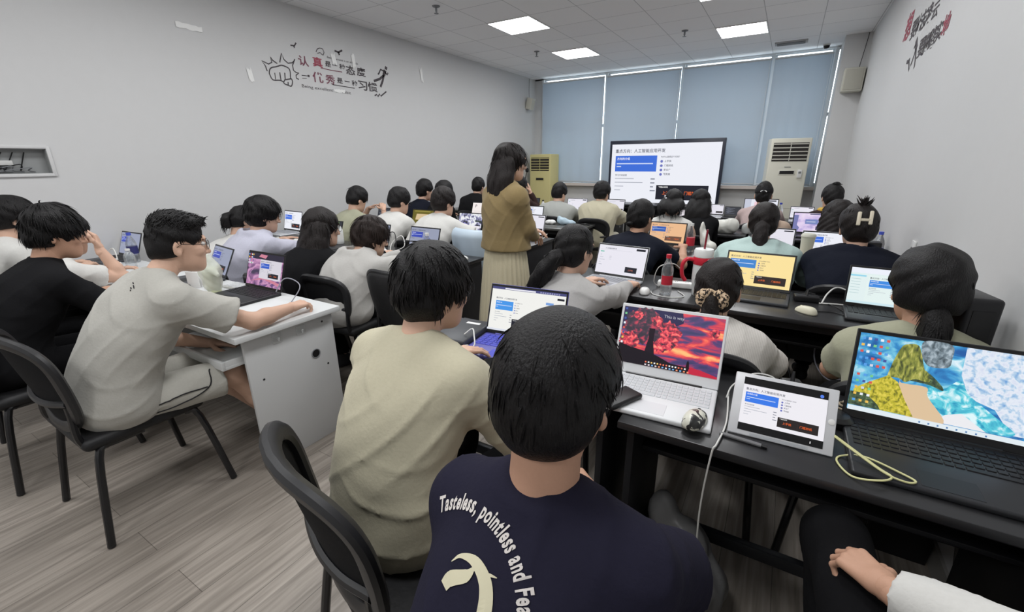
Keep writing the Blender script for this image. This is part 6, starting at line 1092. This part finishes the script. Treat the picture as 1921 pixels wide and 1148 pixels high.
crumple('plastic_bag', 'dim grey plastic bag on floor under front row desk', 'bag', [((-.12, 1.34, .16), (.10, .09, .16), .002), ((-.2, 1.36, .3), (.05, .05, .09)), ((-.05, 1.3, .12), (.09, .09, .1))], mat('grey_film', (120, 120, 120), .4, alpha=.8), .012, .012)

# lettering on the navy tee, laid on the cloth of the back
def print_on(p, label, polys, m):
    V0 = np.array([v.co[:] for v in p['shirt'].data.vertices]) + p['base']; F0 = [tuple(q.vertices) for q in p['shirt'].data.polygons]; bv = BVHTree.FromPolygons(V0.tolist(), F0); mb = MB()
    for V, F in polys:
        out = []
        for (u, v) in V:
            q = A3([-.254 + u, .42 + .86 * v - .15, .99 + .5 * v + .26]); hit, n_, _, _ = bv.ray_cast(Vector(q), Vector((0, .5, -.86)))
            if hit is None: hit, n_, _, _ = bv.find_nearest(Vector(q))
            out.append(np.array(hit) + .0018 * np.array(n_) - p['base'])
        mb.add(out, F)
    return mb.obj(label, m, p['shirt'], False, None)
polys = []; cx, cz, rad = PRINT_C = (-.085, -.135, .141); a = R(116); s = 'Tasteless, pointless and Fearless'
for ch in s:
    V, F = text_geo(ch, .03); w = (V[:, 0].max() if len(V) else .3); adv = (w + .08) * .0172; a -= adv / rad / 2
    if len(V):
        P = []
        for x, y, _ in V: ang = a - (x - w / 2) * .0172 / rad; rr = rad + y * .033; P.append((cx + rr * math.cos(ang), cz + rr * math.sin(ang)))
        polys.append((P, F))
    a -= adv / rad / 2
    if a < R(8): break
print_on(navy, 'lettering', polys, mat('white_shirt_print', (206, 200, 196), .7))
def stroke(pts, ws):
    q = spline([(x, y, 0) for x, y in pts], 6); w = np.interp(np.linspace(0, 1, len(q)), np.linspace(0, 1, len(ws)), ws); V = []
    for i in range(len(q)): d = nrm(q[min(i + 1, len(q) - 1)] - q[max(i - 1, 0)]); n_ = np.array([-d[1], d[0]]) * w[i] / 2; V += [(q[i][0] + n_[0], q[i][1] + n_[1]), (q[i][0], q[i][1]), (q[i][0] - n_[0], q[i][1] - n_[1])]
    return V, [f for i in range(len(q) - 1) for f in ((3 * i, 3 * i + 1, 3 * i + 4, 3 * i + 3), (3 * i + 1, 3 * i + 2, 3 * i + 5, 3 * i + 4))]
g = lambda px, py: (-.058 + (px - 870) * .00118, -.049 - (py - 1045) * .00046)
print_on(navy, 'large_letter', [stroke([g(858, 1075), g(868, 1050), g(890, 1048), g(912, 1085), g(922, 1150), g(920, 1230)], [.001, .006, .014, .018, .02, .018]), stroke([g(892, 1062), g(885, 1090), g(866, 1115), g(860, 1140)], [.004, .016, .020, .016]), stroke([g(908, 1075), g(912, 1062), g(922, 1058)], [.006, .005, .001])], mat('cream_shirt_print', (204, 198, 170), .7))

V0 = np.array([v.co[:] for v in whiteman['shirt'].data.vertices]) + whiteman['base']; bv = BVHTree.FromPolygons(V0.tolist(), [tuple(q.vertices) for q in whiteman['shirt'].data.polygons]); m = MB()
for (dx, dy, dz, l) in ((.0, .0, .0, .018), (.004, .012, .006, .02), (-.006, .02, .01, .014), (.008, -.01, -.005, .012), (.012, .006, .003, .016)):
    q = whiteman['S'] + A3([.035 + dx, -.075 + dy, .03 + dz]); h, n_, _, _ = bv.find_nearest(Vector(q)); h2, n2, _, _ = bv.find_nearest(Vector(q + A3([l * .5, -l * .4, 0]))); m.tube([np.array(h) + .0006 * np.array(n_) - whiteman['base'], np.array(h2) + .0006 * np.array(n2) - whiteman['base']], .0022, 0, 5)
m.obj('print', mat('black_shirt_print', (40, 40, 42), .8), whiteman['shirt'])
